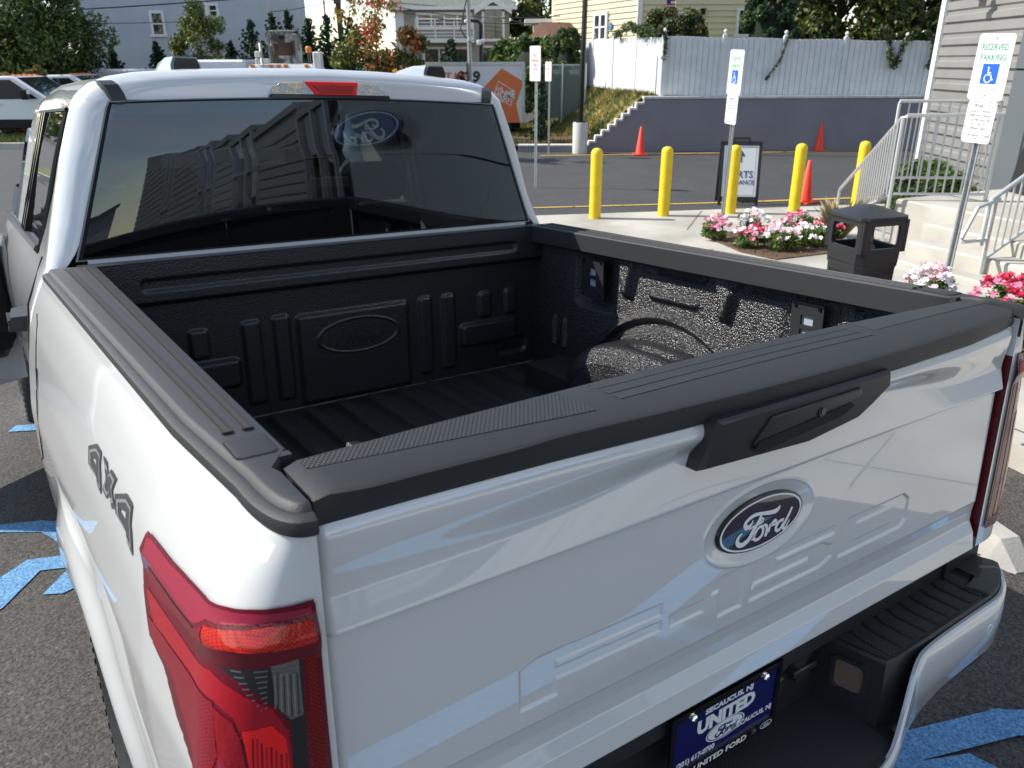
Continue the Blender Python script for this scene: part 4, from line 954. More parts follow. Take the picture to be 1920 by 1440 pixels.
# sign panels
green=mat('sign_green',(.01,.25,.10),.4); signb=mat('sign_blue',(.01,.10,.62),.35); signw=mat('sign_white',(.82,.83,.82),.35); ink=mat('sign_black',(.02,.02,.025),.5); signr=mat('sign_red',(.55,.02,.03),.4)
def rrp(hx_,hz_,r,n=6,s=1.0):
    o=[]
    for qx,qy,a0 in((1,1,0),(-1,1,90),(-1,-1,180),(1,-1,270)):
        for i in range(n+1):
            a=R(a0+90*i/n); o.append((qx*(hx_-r)+r*math.cos(a),qy*(hz_-r)+r*math.sin(a)))
    return o
def panel(b,cx,cz,hx_,hz_,border,y=-.03):
    F=lambda p,yy:[(cx+u,yy,cz+v) for u,v in p]
    P=rrp(hx_,hz_,.028); b.loft([F(P,y),F(P,y-.002)],signw)
    A=rrp(hx_-.008,hz_-.008,.022); C_=rrp(hx_-.012,hz_-.012,.019); n=len(A)
    b.add(F(A,y-.0028)+F(C_,y-.0028),[(i,(i+1)%n,n+(i+1)%n,n+i) for i in range(n)],border)
def stxt(b,s,size,cx,cz,m,y=-.0335,**k): put_text(b,s,size,lambda u,v,w:(cx+u,y,cz+v),m,**k)
def wheelchair(b,cx,cz,s,y=-.0345):
    F=lambda u,v:(cx+u*s,y,cz+v*s)
    def rib(P,w):
        C=crom([(a,c,w) for a,c in P],4); vs=[]; n=len(C)
        for i,c in enumerate(C):
            d=C[min(i+1,n-1)][:2]-C[max(i-1,0)][:2]; L=np.hypot(*d)+1e-9; vs+=[F(c[0]-d[1]/L*w,c[1]+d[0]/L*w),F(c[0]+d[1]/L*w,c[1]-d[0]/L*w)]
        b.add(vs,[(2*i,2*i+1,2*i+3,2*i+2) for i in range(n-1)],signw)
    b.ngon([F(-.12+.09*math.cos(t),.68+.09*math.sin(t)) for t in np.linspace(0,6.28,14)[:-1]],signw)
    rib([(-.12,.55),(-.10,.30),(-.06,.02)],.06); rib([(-.08,.25),(.10,.24),(.24,.24)],.045); rib([(-.06,.03),(.15,.02),(.28,.0),(.36,-.22),(.46,-.42),(.58,-.36)],.05)
    rib([(.24+.38*math.cos(t)-.28,-.28+.38*math.sin(t)) for t in np.linspace(2.0,6.0,12)],.045)
def signpost(name,label,x,y,top,rz,kind,group=None,lean=0.):
    z0=zw(x,y) if y<12 else g(y)
    t=empty(name,label,'sign',(x,y,z0),rz,group); t.rotation_euler=(0,lean,rz); h=top
    b=B(); w=.03; n=1
    # U channel post
    b.loft([[(-w,-.006,z),(-w*.55,-.006,z),(-w*.45,.018,z),(w*.45,.018,z),(w*.55,-.006,z),(w,-.006,z),(w,-.003,z),(w*.6,-.003,z),(w*.5,.022,z),(-w*.5,.022,z),(-w*.6,-.003,z),(-w,-.003,z)] for z in (-.05,h-.02)],galv)
    b.build('post',t)
    if kind=='res':
        b=B(); cz=h-.2286; panel(b,0,cz,.152,.2286,green)
        stxt(b,'RESERVED',.062,0,cz+.135,green,sx=.82,bold=.0008); stxt(b,'PARKING',.062,0,cz+.065,green,sx=.85,bold=.0008)
        s_=.078; b.add([(-s_*.9,-.0335,cz-.115-.0),(s_*.9,-.0335,cz-.115),(s_*.9,-.0335,cz+.025),(-s_*.9,-.0335,cz+.025)],[(0,1,2,3)],signb); wheelchair(b,-.005,cz-.055,.075)
        for dz in (.2,-.195): b.lathe((0,-.034,cz+dz),[(.007,-.004),(.007,.004),(.001,.005)],galv,8)
        b.build('reserved_panel',t,fix=False)
        b=B(); cz=h-.457-.155; panel(b,0,cz,.125,.152,ink)
        stxt(b,'PENALTY',.040,0,cz+.112,ink,sx=.85); 
        for k,s in enumerate(('$250 1ST OFFENSE','SUBSEQUENT OFFENSES','$250 MIN. AND/OR','UP TO 90 DAYS','COMMUNITY SERVICE')): stxt(b,s,.026,0,cz+.074-k*.031,ink,sx=.80 if len(s)<17 else .68)
        b.add([(-.11,-.0335,cz-.078),(.11,-.0335,cz-.078),(.11,-.0335,cz-.075),(-.11,-.0335,cz-.075)],[(0,1,2,3)],ink); stxt(b,'TOW-AWAY ZONE',.030,0,cz-.100,ink,sx=.85); stxt(b,'\u25BC',.02,0,cz-.125,ink)
        b.build('penalty_panel',t,fix=False)
    else:
        b=B(); hh=.305 if kind=='no' else .2286; cz=h-hh; panel(b,0,cz,.152,hh,signr)
        stxt(b,'NO',.08,0,cz+.14,signr,bold=.001); stxt(b,'PARKING',.060,0,cz+.05,signr,sx=.85,bold=.001); stxt(b,'FIRE',.055,0,cz-.03,signr,bold=.001);stxt(b,'LANE',.055,0,cz-.10,signr,bold=.001); stxt(b,'\u2194',.06,0,cz-.17,signr)
        b.build('no_parking_panel',t,fix=False)
    return t
signpost('parking_sign','reserved accessible parking sign on a leaning post at the flower bed corner',2.46,9.28,2.07,R(-76),'res',lean=R(1.5))
signpost('parking_sign','nearest reserved accessible parking sign with a readable penalty plate, right of the bin',3.56,6.32,2.05,R(-70),'res',lean=R(1.2))
signpost('no_parking_sign','red and white sign on a thin post just right of the truck cab',.48,15.9,2.57,R(-50),'no')
signpost('no_parking_sign','farther red and white sign on the grass bank, left of the lamp pole',.97,21.3,2.3,R(-62),'no2')
# sandwich board
t=empty('sandwich_board','black framed sandwich board with a white poster lettered ARTS ENTRANCE behind a bollard','sandwich board',(3.90,13.9,g(13.9)+.004),R(-8))
t['label']='black framed sandwich board with a white poster and blue arrow, behind the sign post'
b=B()
for sg in(-1,1):
    def Q(x,z,o=0): return (x,sg*(.24-.20*z/1.1)+sg*o,z)
    def bar(x0,z0,x1,z1,w):
        d=np.array([x1-x0,z1-z0]); d/=np.hypot(*d); nx_,nz_=-d[1]*w/2,d[0]*w/2
        b.loft([[Q(x0+nx_,z0+nz_,.012),Q(x0-nx_,z0-nz_,.012),Q(x0-nx_,z0-nz_,-.012),Q(x0+nx_,z0+nz_,-.012)],[Q(x1+nx_,z1+nz_,.012),Q(x1-nx_,z1-nz_,.012),Q(x1-nx_,z1-nz_,-.012),Q(x1+nx_,z1+nz_,-.012)]],blackp)
    for s_ in(-1,1): bar(s_*.31,0,s_*.31,1.02,.05)
    bar(-.31,.10,.31,.10,.09); bar(-.33,1.00,.33,1.00,.06); bar(-.12,1.08,.12,1.08,.035); bar(-.14,1.0,-.12,1.09,.03); bar(.14,1.0,.12,1.09,.03)
b.build('frame',t)
b=B()
Q=lambda x,z,o=0:(x,-(.24-.20*z/1.1)-.004-o,z)
b.add([Q(-.285,.13),Q(.285,.13),Q(.285,.98),Q(-.285,.98)],[(0,1,2,3)],signw)
ib=mat('poster_blue',(.02,.09,.28),.4)
for x0,x1,z0,z1 in ((-.25,.25,.165,.170),(-.25,.25,.94,.945),(-.25,-.245,.165,.945),(.245,.25,.165,.945)): b.add([Q(x0,z0,.002),Q(x1,z0,.002),Q(x1,z1,.002),Q(x0,z1,.002)],[(0,1,2,3)],ib)
put_text(b,'PARTS',.155,lambda u,v,w:Q(u,.50+v,.003),ib,bold=.003,sx=1.0); put_text(b,'ENTRANCE',.095,lambda u,v,w:Q(u,.375+v,.003),ib,bold=.0025)
b.add([Q(-.018,.70,.003),Q(.018,.70,.003),Q(.018,.82,.003),Q(-.018,.82,.003),Q(-.07,.80,.003),Q(.07,.80,.003),Q(0,.90,.003)],[(0,1,2,3),(4,5,6)],ib)
b.build('poster',t,fix=False)
# litter bin
t=empty('litter_bin','black square litter bin with a pyramid lid and open sides by the stairs','litter bin',(2.43,5.40,zw(0,5.4)),R(18)); t.scale=(.80,.80,.90)
b=B(); r=.225
def sq(a,z,c=.05): return [(a-c,-a,z),(a,-a+c,z),(a,a-c,z),(a-c,a,z),(-a+c,a,z),(-a,a-c,z),(-a,-a+c,z),(-a+c,-a,z)]
b.loft([sq(.19,0),sq(.20,.02),sq(.215,.60),sq(.222,.615),sq(.222,.63)],blackp)
for k in range(4):
    a=k*math.pi/2; c_,s_=math.cos(a),math.sin(a)
    def T2(x,y,z): return (x*c_-y*s_,x*s_+y*c_,z)
    for i in range(9):
        x=-.13+i*.0325; b.add([T2(x-.008,-.201-.0,.06),T2(x+.008,-.201,.06),T2(x+.008,-.2155,.56),T2(x-.008,-.2155,.56),T2(x,-.207,.07),T2(x,-.221,.55)],[(0,4,5,3),(4,1,2,5)],blackp)
b.build('body',t,smooth=25)
b=B(); H0,H1=.63,.99
b.loft([sq(.224,.635),sq(.226,.72)],blackp,caps=False); b.loft([sq(.21,.635),sq(.21,.72)],blackp,caps=False)
for k in range(4):
    a=k*math.pi/2; c_,s_=math.cos(a),math.sin(a)
    T2=lambda x,y,z:(x*c_-y*s_,x*s_+y*c_,z)
    O=[(-.226,.72),(.226,.72),(.232,.96),(-.232,.96)]; I=rrp(.15,.085,.03,4); I=[(u,.835+v) for u,v in I]; n=len(I)
    # outer frame ring: map each inner point to outer rectangle
    Oc=[(max(-.228,min(.228,u*2.2)),max(.72,min(.96,.84+(v-.835)*2.2))) for u,v in I]
    for yy in (-.226,-.200):
        b.add([T2(u,yy,v) for u,v in I]+[T2(u,yy,v) for u,v in Oc],[(i,(i+1)%n,n+(i+1)%n,n+i) for i in range(n)],blackp)
    b.add([T2(u,-.226,v) for u,v in I]+[T2(u,-.200,v) for u,v in I],[(i,(i+1)%n,n+(i+1)%n,n+i) for i in range(n)],blackp)
b.loft([sq(.236,.955),sq(.240,.965),sq(.238,.985),sq(.05,1.045,.02),sq(.01,1.05,.004)],blackp)
b.build('lid',t,smooth=20,fix=False)
# wheel stop
t=B(); L_=1.75
r=[]
for x in (-L_/2,-L_/2+.10,L_/2-.10,L_/2):
    e=.0 if abs(x)<L_/2-.01 else .02; h=.125 if e==0 else .03
    r.append([(x,-.085+e,0),(x,-.075+e,h*.45),(x,-.045+e*.5,h),(x,.045-e*.5,h),(x,.075-e,h*.45),(x,.085-e,0)])
t.loft(r,concd)
t.lathe((-.38,0,.125),[(.014,-.002),(.014,.002),(.001,.003)],mat('rust',(.10,.04,.02),.8),10)
o=t.build('wheel_stop',smooth=15); o.location=(1.84,3.48,g(3.4)+.0); o.rotation_euler=(0,0,R(103)); tag(o,'pale concrete wheel stop on the asphalt beside the rear bumper','wheel stop')
# ================================================================ helpers in camera-side authoring units
def ray(px,py): return cf+c2*(px-960)/FPX-u2*(py-720)/FPX
def aty(px,py,y): d=ray(px,py); return CAM+d*(y/d[1])
# ---------------------------------------------------------------- stairs, landing, rails
sn=np.array([.40,-.917]); cn=np.array([.917,.40])  # nosing direction, climb direction
p0=np.array([3.80,7.72]); 
def SP(a,c,z): return (p0[0]+sn[0]*a+cn[0]*c,p0[1]+sn[1]*a+cn[1]*c,z)
stz=-.16; RI=.138
t=empty('entrance_stairs','pale concrete entrance stairs and landing behind the litter bin','stairs')
b=B()
for i in range(4):
    c0=i*.29; z1=stz+RI*(i+1); cc=c0+.30 if i<3 else 3.2; a0,a1=(-.02-.10*i,1.12) if i<3 else (-.85,2.6)
    b.loft([[SP(a0,c0,-.6),SP(a1,c0,-.6),SP(a1,cc,-.6),SP(a0,cc,-.6)],[SP(a0,c0+.0,z1-.02),SP(a1,c0,z1-.02),SP(a1,cc,z1-.02),SP(a0,cc,z1-.02)],[SP(a0,c0+.018,z1),SP(a1,c0+.018,z1),SP(a1,cc,z1),SP(a0,cc,z1)]],conc)
b.build('steps',t,smooth=20)
b=B(); gd=mat('dark_grey_masonry',(.085,.09,.095),.8)
for i,(c0,z1) in enumerate(((.05,.02),(.42,.22),(.80,.40))): b.loft([[SP(1.12,c0,-.6),SP(2.3,c0,-.6),SP(2.3,c0+.40,-.6),SP(1.12,c0+.40,-.6)],[SP(1.12,c0,z1),SP(2.3,c0,z1),SP(2.3,c0+.40,z1),SP(1.12,c0+.40,z1)]],gd)
b.build('cheek_wall',t)
alum=mat('aluminium_rail',(.62,.63,.62),.35,.55)
def rail(name,label,pts,zb,h,n,parent=None,foot=True,bow_=0):
    """railing along ground points pts with top height h, bottom bar, pickets"""
    t=empty(name,label,'railing',pts[0][:3],group=None); o=Vector(pts[0][:3]); P=[Vector(p)-o for p in pts]
    b=B(); up=Vector((0,0,1))
    b.tube([P[0]+up*.0,P[0]+up*(h-.03),P[0]+up*h]+[p+up*h for p in P[1:]]+[P[-1]+up*0],.021,alum,8)
    b.tube([p+up*zb for p in P],.016,alum,8)
    b.build('rail_frame',t,smooth=40)
    b=B(); L=[(P[i+1]-P[i]).length for i in range(len(P)-1)]; T_=sum(L)
    for k in range(1,n):
        s=T_*k/n; i=0
        while s>L[i]: s-=L[i]; i+=1
        p=P[i]+(P[i+1]-P[i])*(s/L[i]); b.tube([p+up*zb,p+up*h],.0095,alum,6)
    b.build('pickets',t,smooth=40)
    return t
zl=stz+4*RI
def pathrail(name,label,top,bot,post,n,s0=.0):
    o0=Vector(post[0][0]); t=empty(name,label,'railing',tuple(o0)); V_=lambda p:tuple(Vector(p)-o0)
    b=B(); b.tube([V_(p) for p in top],.021,alum,8); b.tube([V_(p) for p in bot],.015,alum,8)
    for a,c in post: b.tube([V_(a),V_(c)],.021,alum,8)
    b.build('rail_frame',t,smooth=40)
    def at_(P,f):
        L=[(Vector(P[i+1])-Vector(P[i])).length for i in range(len(P)-1)]; s_=f*sum(L)
        for i,l in enumerate(L):
            if s_<=l or i==len(L)-1: return Vector(P[i]).lerp(Vector(P[i+1]),s_/l)
            s_-=l
    b=B()
    tt=[Vector(p) for p in top]
    for k in range(1,n):
        p=at_(bot,k/n); # top point above p: nearest along top in plan
        best=min((at_(top,q/80) for q in range(81)),key=lambda v:(v.x-p.x)**2+(v.y-p.y)**2); b.tube([V_(p),V_((p.x,p.y,best.z))],.0095,alum,6)
    b.build('pickets',t,smooth=40); return t
pathrail('stair_rail','silver rail sloping down from the landing to the low post beside the rightmost bollard',[(4.45,10.9,-.15),(4.45,10.9,.17),(4.44,10.85,.21),(4.14,8.80,1.24),(4.16,8.74,1.27),(5.15,8.70,1.28)],[(4.33,10.1,.02),(4.14,8.9,.40),(4.17,8.75,.46),(5.15,8.70,.46)],[((4.14,8.77,-.2),(4.14,8.77,1.25)),((5.15,8.70,.35),(5.15,8.70,1.28))],26)
rail('stair_rail','silver rail of vertical bars running along the rear edge of the landing',[(4.60,9.9,zl-.05),(5.75,9.8,zl-.05)],.14,1.02,10)
nb0=np.array([4.28,7.12]); 
def NR(c,z): return (nb0[0]+cn[0]*c,nb0[1]+cn[1]*c,z)
pathrail('stair_rail','near silver rail climbing the stairs at the right edge of the photo',[NR(-.02,.25),NR(-.03,.60),NR(.0,.66),NR(.9,1.12),NR(1.6,1.14)],[NR(.08,.12),NR(.95,.54),NR(1.6,.56)],[(NR(.05,-.12),NR(.05,.68)),(NR(.95,.3),NR(.95,1.12))],16)
b=B(); b.tube([(0,0,0),(-.28,-.12,.0),(-.31,-.13,.04),(-.20,-.09,.30),(.03,0,.36)],.019,alum,8); o=b.build('grab_loop',smooth=40); o.location=NR(.05,.30); tag(o,'silver loop handrail end at the foot of the near stair rail','railing')
# ---------------------------------------------------------------- dealership building
ub=np.array([.0454,1.0]); ub/=np.hypot(*ub)
c0=np.array([6.32,12.7]) # far corner
def BP(s,o,z): # s metres toward the camera from the far corner, o outward (-x)
    return (c0[0]-ub[0]*s-ub[1]*o,c0[1]-ub[1]*s+ub[0]*o,z)
sid=mat('metal_siding',(.26,.25,.235),.42,.25,bump=(3,.06,.01),var=(1.5,(.29,.28,.265),.4,.6)); sidd=mat('plain_grey',(.20,.20,.20),.6); pan=mat('smooth_grey_panel',(.155,.175,.195),.30,.3); wtrim=mat('white_trim',(.72,.72,.70),.5)  # sidd: even grey for cable, van trim, load rack and warehouse roof
bgl=mat('building_glass',(.01,.012,.016),.03,0,1,.9)
bd=empty('dealership_building','grey building with horizontal ribbed metal siding and smooth dark panels behind the stairs, right edge','building',BP(0,0,-.5))
ob=Vector(BP(0,0,-.5))
def rel(p): return (p[0]-ob.x,p[1]-ob.y,p[2]-ob.z)
def bbox(b,s0,s1,o0,o1,z0,z1,m): b.loft([[rel(BP(s,o,z)) for s,o in ((s0,o0),(s1,o0),(s1,o1),(s0,o1))] for z in (z0,z1)],m)
b=B(); bbox(b,0.02,2.5,-9,-.06,-1,7.5,sid); bbox(b,2.5,14,-9,-.06,-1,7.5,sid); bbox(b,13.9,14,-9,-.06,-1,7.5,sid); b.build('wall',bd)
def siding(s0,s1,z0,z1):
    b=B(); z=z0; ring=[]; pit=.30
    prof=[(0,.045),(.02,.045),(.045,.012),(.10,.012),(.115,.030),(.165,.030),(.18,.012),(.235,.012),(.26,.045),(.295,.045),(.2999,.0)]
    prof=[(0,.0),(.012,.045),(.085,.045),(.105,.018),(.15,.018),(.17,.045),(.275,.045),(.285,.0),(.30,.0)]
    while z<z1: ring+= [(z+a,o) for a,o in prof]; z+=pit
    b.loft([[rel(BP(s,o-.045,zz)) for zz,o in ring] for s in (s0,s1)],sid,caps=False,closed=False)
    return b.build('siding',bd)
siding(.06,2.42,-.4,7.4)
b=B(); bbox(b,-.06,.07,-.1,.03,-.5,7.6,wtrim); b.build('corner_trim',bd)
b=B()
zz=-.4
for k,zz in enumerate((-.5,1.70,3.2,4.7)):
    for s0 in (2.45,):
        bbox(b,s0,13.95,-.05,.12,zz+.012,[1.70,3.2,4.7,7.4][k]-.012,pan)
bbox(b,2.43,14,-.06,.10,-.5,7.4,dark); b.build('smooth_panels',bd)
# siding and window strips on the far run (seen in the rear window)
# rear wing of the dealership, behind the truck (seen mirrored in the rear window)
wgr=empty('dealership_wing','long metal sided wing with tall window strips behind the truck, mirrored in its rear window','building',(0,0,0))
X0=7.0
def WP(y,o,z):
    p=RT@np.array([X0-o,y,0.])+TT; return (p[0],p[1],z)
def wbox(b,y0,y1,o0,o1,z0,z1,m): b.loft([[WP(y,o,z) for y,o in ((y0,o0),(y1,o0),(y1,o1),(y0,o1))] for z in (z0,z1)],m)
bays=[]; az=lambda px: YAW-math.atan((960-px)/FPX)
pxs=[655,577,463,403,362,327,270,253,205]; ysb=[1.75-X0/math.tan(az(p)) for p in pxs]
wsid=mat('wing_siding',(.24,.235,.22),.5,.2)
for k in range(len(pxs)-1):
    y1,y0=ysb[k],ysb[k+1]; H=4.75+2.1*(k/7)
    b=B(); wbox(b,y0,y1,-6,-.08,-.5,H,wsid if k%2 else bgl); wbox(b,y0,y1,-6,.02,H-.02,H+.16,wsid); b.build('wing_wall',wgr)
    b=B()
    if k%2:
        r=[]; z=-.3
        while z<H-.3: r+=[(z,-.05),(z+.02,0),(z+.22,0),(z+.24,-.05),(z+.30,-.05)]; z+=.3001
        b.loft([[WP(y,o,zz) for zz,o in r] for y in (y0,y1)],wsid,caps=False,closed=False); b.build('siding',wgr)
    else:
        w_=.05*abs(y1-y0)
        for q in (y0,(y0+y1)/2,y1-w_): wbox(b,q,q+w_,-.1,.06,-.2,H,galv)
        for z_ in (1.9,): wbox(b,y0,y1,-.1,.05,z_,z_+.10,galv)
        b.build('window_frame',wgr)
b=B()
def fo(u,v,h): return rel(BP(13.38+u,.35+h,2.44+v))
b.loft([[fo(p,q,0) for p,q in ell(.52,.20)],[fo(p,q,.12) for p,q in ell(.52,.20)]],mat('sign_oval_blue',(.004,.014,.10),.2,0,.5))
ring(b,fo,.495,.182,.475,.166,.125,galv,40); script(b,lambda u,v,h:fo(u*.50,v*.50,.13+h),galv,.002); b.tube([fo(0,0,0),fo(0,0,-.35)],.07,galv,10)
b.build('oval_sign',bd,fix=False)
b=B(); b.lathe((0,0,0),[(.001,-.02),(.06,-.02),(.085,.0),(.07,.05),(.03,.09),(.001,.10)],mat('red_beacon',(.5,.01,.02),.3),14); b.box(-.05,.05,-.02,.12,-.10,-.02,sid)
o=b.build('alarm_beacon',smooth=35); o.location=BP(1.35,.14,2.55); tag(o,'small red alarm light on the metal siding at the top right edge','alarm light')
# stacked black outdoor heater like dark cone beside panel
t=empty('folded_patio_umbrella','dark slim tapered floor stand against the grey panel beside the near stair rail','stand',BP(3.55,.30,zl))
b=B(); b.loft([[(-.17,-.10,0),(.17,-.10,0),(.17,.10,0),(-.17,.10,0)],[(-.14,-.08,.3),(.14,-.08,.3),(.14,.08,.3),(-.14,.08,.3)],[(-.05,-.03,.88),(.05,-.03,.88),(.05,.03,.88),(-.05,.03,.88)],[(-.02,-.02,.95),(.02,-.02,.95),(.02,.02,.95),(-.02,.02,.95)]],blackp); b.build('stand_body',t)
t.name='caution_floor_sign'; t['label']='tall dark tapered caution stand against the grey wall panel beside the near stair rail'; t['category']='floor sign'
t.rotation_euler=(0,0,R(90))
# ---------------------------------------------------------------- plants
def leaf_cloud(b,centers,radii,n,size,m,flat_=.0,seed=1,shell=.5):
    r=np.random.default_rng(seed); centers=np.array(centers,float); k=r.integers(0,len(centers),n)
    d=r.normal(size=(n,3)); d/=np.linalg.norm(d,axis=1)[:,None]; rad=np.array(radii)[k][:,None]*(shell+(1-shell)*r.random((n,1)))
    P=centers[k]+d*rad*np.array([1,1,1-flat_])
    nrm=d*.6+r.normal(size=(n,3))*.7+np.array([0,0,.4]); nrm/=np.linalg.norm(nrm,axis=1)[:,None]
    a=np.cross(nrm,r.normal(size=(n,3))); a/=np.linalg.norm(a,axis=1)[:,None]; c=np.cross(nrm,a); s=size*(.6+.8*r.random((n,1)))
    Vv=np.stack([P-a*s,P+c*s*.45,P+a*s,P-c*s*.45],1).reshape(-1,3)
    o=len(b.v); mi=b.mi(m); b.v+= [tuple(x) for x in Vv.tolist()]; b.f+=[(o+4*i,o+4*i+1,o+4*i+2,o+4*i+3) for i in range(n)]; b.m+=[mi]*n
bark=mat('bark',(.10,.075,.055),.9,bump=(14,.8,.03,4))
L_green=leafm('leaf_dark_green',(.014,.030,.007),(.045,.080,.016),(.12,.15,.03)); L_olive=leafm('leaf_olive',(.04,.06,.012),(.12,.15,.025),(.26,.25,.05)); L_bright=leafm('leaf_mid_green',(.02,.05,.01),(.06,.12,.02),(.14,.20,.04))
L_con=leafm('needle_green',(.008,.028,.012),(.02,.055,.022),(.045,.09,.035)); L_maple=leafm('leaf_maple',(.22,.22,.03),(.30,.13,.03),(.55,.05,.06)); L_mapy=leafm('leaf_maple_yellow',(.14,.17,.03),(.28,.24,.04),(.55,.16,.06)); L_red=leafm('leaf_red',(.45,.04,.05),(.60,.10,.08),(.50,.22,.05)); L_brown=leafm('leaf_brown',(.10,.06,.03),(.20,.13,.05),(.28,.2,.08))
def tree(name,label,x,y,z0,h,w,n,size,m,trunk=.12,ch=.3,clumps=22,seed=1,group=None,m2=None,flat_=0,shell=.45,cat='tree',lean=0):
    t=empty(name,label,cat,(x,y,z0),group=group); r=random.Random(seed)
    b=B(); pts=[(0,0,-.1),(r.uniform(-.1,.1)*trunk*5,0,h*ch*.6),(r.uniform(-.2,.2)*trunk*3,0,h*.55),(0,0,h*.85)]
    b.tube(pts,[trunk,trunk*.8,trunk*.5,trunk*.12],bark,8)
    C=[];Rr=[]
    for i in range(clumps):
        a=r.random()*6.283; f=r.random(); zz=h*(ch+(1-ch)*f); ww=w*math.sin(math.pi*min(1,(.12+.88*(1-f))**.8))**.6 if m is not L_con else w*(1-f*.92)
        q=ww*(r.random()**.5)*.85; c=(q*math.cos(a)+lean*f,q*math.sin(a),zz); C.append(c); Rr.append(max(.12,(w*.34 if m is not L_con else w*.30*(1.15-f))*r.uniform(.6,1.15)))
        if trunk and i%2==0:
            zb=max(h*ch*.5,zz-abs(q)*.8-.2); b.tube([(0,0,zb),(c[0]*.5,c[1]*.5,(zb+zz)/2+.05),c],[trunk*.28,trunk*.18,trunk*.05],bark,5)
    b.build('trunk',t,smooth=40,fix=False)
    b=B(); leaf_cloud(b,C,Rr,n,size,m,flat_,seed,shell)
    if m2: leaf_cloud(b,C[::2],[q*1.05 for q in Rr[::2]],n//(3 if m2 is not L_red else 5),size,m2,flat_,seed+9,.7)
    b.build('crown',t,fix=False); return t
def conifer(name,label,x,y,z0,h,w,n,size,seed,group):
    t=empty(name,label,'tree',(x,y,z0),group=group); r=random.Random(seed)
    b=B(); b.tube([(0,0,-.1),(0,0,h*.6),(.03,0,h*1.02)],[h*.02,h*.012,.008],bark,6); b.build('trunk',t,smooth=40)
    b=B(); C=[];Rr=[]; nb=int(55+h*16)
    for i in range(nb):
        f=((i+r.random())/nb)**1.25; zz=h*(.05+.93*f); L=(w*(1-f)**.9+.05)*r.uniform(.55,1.3); a=i*2.4+r.uniform(-.4,.4); up=.35+.5*f
        m_=max(3,int(L*9))
        for q in range(m_):
            k=(q+.6)/m_; C.append((L*k*math.cos(a),L*k*math.sin(a),zz+L*k*(up*k-.15))); Rr.append((.05+.17*L)*(1.15-.8*k))
    leaf_cloud(b,C,Rr,n,size,L_con,.3,seed,.05); b.build('crown',t,fix=False); return t
def tz(x): return -.5
# big dark tree left
q=aty(65,45,33); tree('broad_tree','big dark leafy tree at the left edge behind the white pickup',q[0],33,-.5,5.6,3.0,30000,.085,L_green,.22,.22,60,seed=3,m2=L_bright,shell=.25)
q=aty(10,30,36); tree('broad_tree','dark tree crown cut off by the top left corner of the photo',q[0]-1,37,-.5,7.0,3.2,18000,.10,L_green,.24,.25,34,seed=8,shell=.3)
for i,(px,lab) in enumerate(((12,'russet shrub under the big tree at the left edge'),(45,'tan upright shrub beside the white van, under the big tree'),(66,'tan shrub right of its twin, close to the white van'))):
    q=aty(px,140,28.5); tree('garden_shrub',lab,q[0],28.5,-.4,2.05 if i else 1.7,.45 if i else 1.0,1400,.06,L_brown if i else L_maple,.03,.1,12,seed=20+i,group='shrubs under the big tree',cat='shrub',m2=L_olive)
con=[(207,86,.55,'small conifer against the grey house, first from the left'),(291,78,.60,'small conifer below the tall window of the grey house'),(431,76,.5,'small conifer left of the box truck cab, by the corner of the grey house'),(467,36,.85,'tall conifer at the right edge of the grey house'),(507,22,.8,'conifer directly behind the stained truck sleeper'),(537,18,.8,'conifer just right of the grey house corner against the sky'),(577,32,.85,'conifer between the truck and the utility pole, left of a pair'),(611,25,.9,'conifer left of the utility pole'),(655,30,.95,'conifer right of the utility pole, behind the red maple'),(845,72,.6,'small conifer in front of the tan house balcony')]
for i,(px,pt,w,lab) in enumerate(con):
    Y=38 if i<9 else 32; q=aty(px,pt,Y); h=q[2]+.5; conifer('conifer',lab,q[0],Y,-.5,h,w*1.75 if i<9 else 1.0,7000,.085,30+i,'conifers along the far fence line')
q=aty(366,14,35); tree('young_tree','slim yellow green tree in front of the grey house, left of the box trailer',q[0],35,-.5,q[2]+.5,1.1,9000,.065,L_olive,.07,.2,34,seed=51,m2=L_bright,shell=.2)
q=aty(705,60,21); 
mt=tree('maple_tree','young maple with yellow, orange and red leaves in front of the tan house',q[0],21,-.5,4.3,1.0,1500,.065,L_mapy,.045,.42,26,seed=62,m2=L_red,shell=.15)
# extra foliage low on the maple
b=B(); leaf_cloud(b,[(-.75,0,2.55),(-.5,.2,2.85),(-.95,.1,2.35),(-.3,0,2.5),(.75,0,2.9),(1.05,.1,2.75),(.55,0,2.4),(.2,0,2.3),(.9,0,2.3)],[.38,.3,.3,.35,.25,.22,.3,.3,.25],1700,.075,L_olive,0,71,.2); leaf_cloud(b,[(.8,0,2.95),(1.0,0,2.7),(-.1,0,3.0)],[.28,.22,.3],200,.07,L_red,0,72,.3); b.build('lower_crown',mt,fix=False)
# ---------------------------------------------------------------- walls, fence, bank
wallm=mat('painted_block_wall',(.185,.18,.205),.75,bump=(6,.15,.01),var=(1.2,(.22,.215,.24),.3,.7)); cop=mat('white_coping',(.62,.61,.58),.8,bump=(20,.4,.01),var=(8,(.45,.44,.42),.35,.7))
t=empty('retaining_wall','long dark grey retaining wall with white stepped coping on its left end','wall',(1.0,22.6,-.55))
b=B(); b.box(2.6,14,0,.30,0,1.42,wallm)
n_=8
for i in range(n_): b.box(1.16+i*.18,1.16+(i+1)*.18,0,.30,0,.28+i*.142,wallm)
b.box(-.8,1.16,0,.30,0,.20,wallm); b.build('wall_body',t)
b=B(); b.box(2.58,14,-.03,.33,1.42,1.475,cop)
for i in range(n_):
    b.box(1.13+i*.18,1.16+(i+1)*.18,-.03,.33,.28+i*.142,.335+i*.142,cop); b.box(1.12+i*.18,1.17+i*.18,-.03,.33,.335+(i-1)*.142 if i else .2,.28+i*.142,cop)
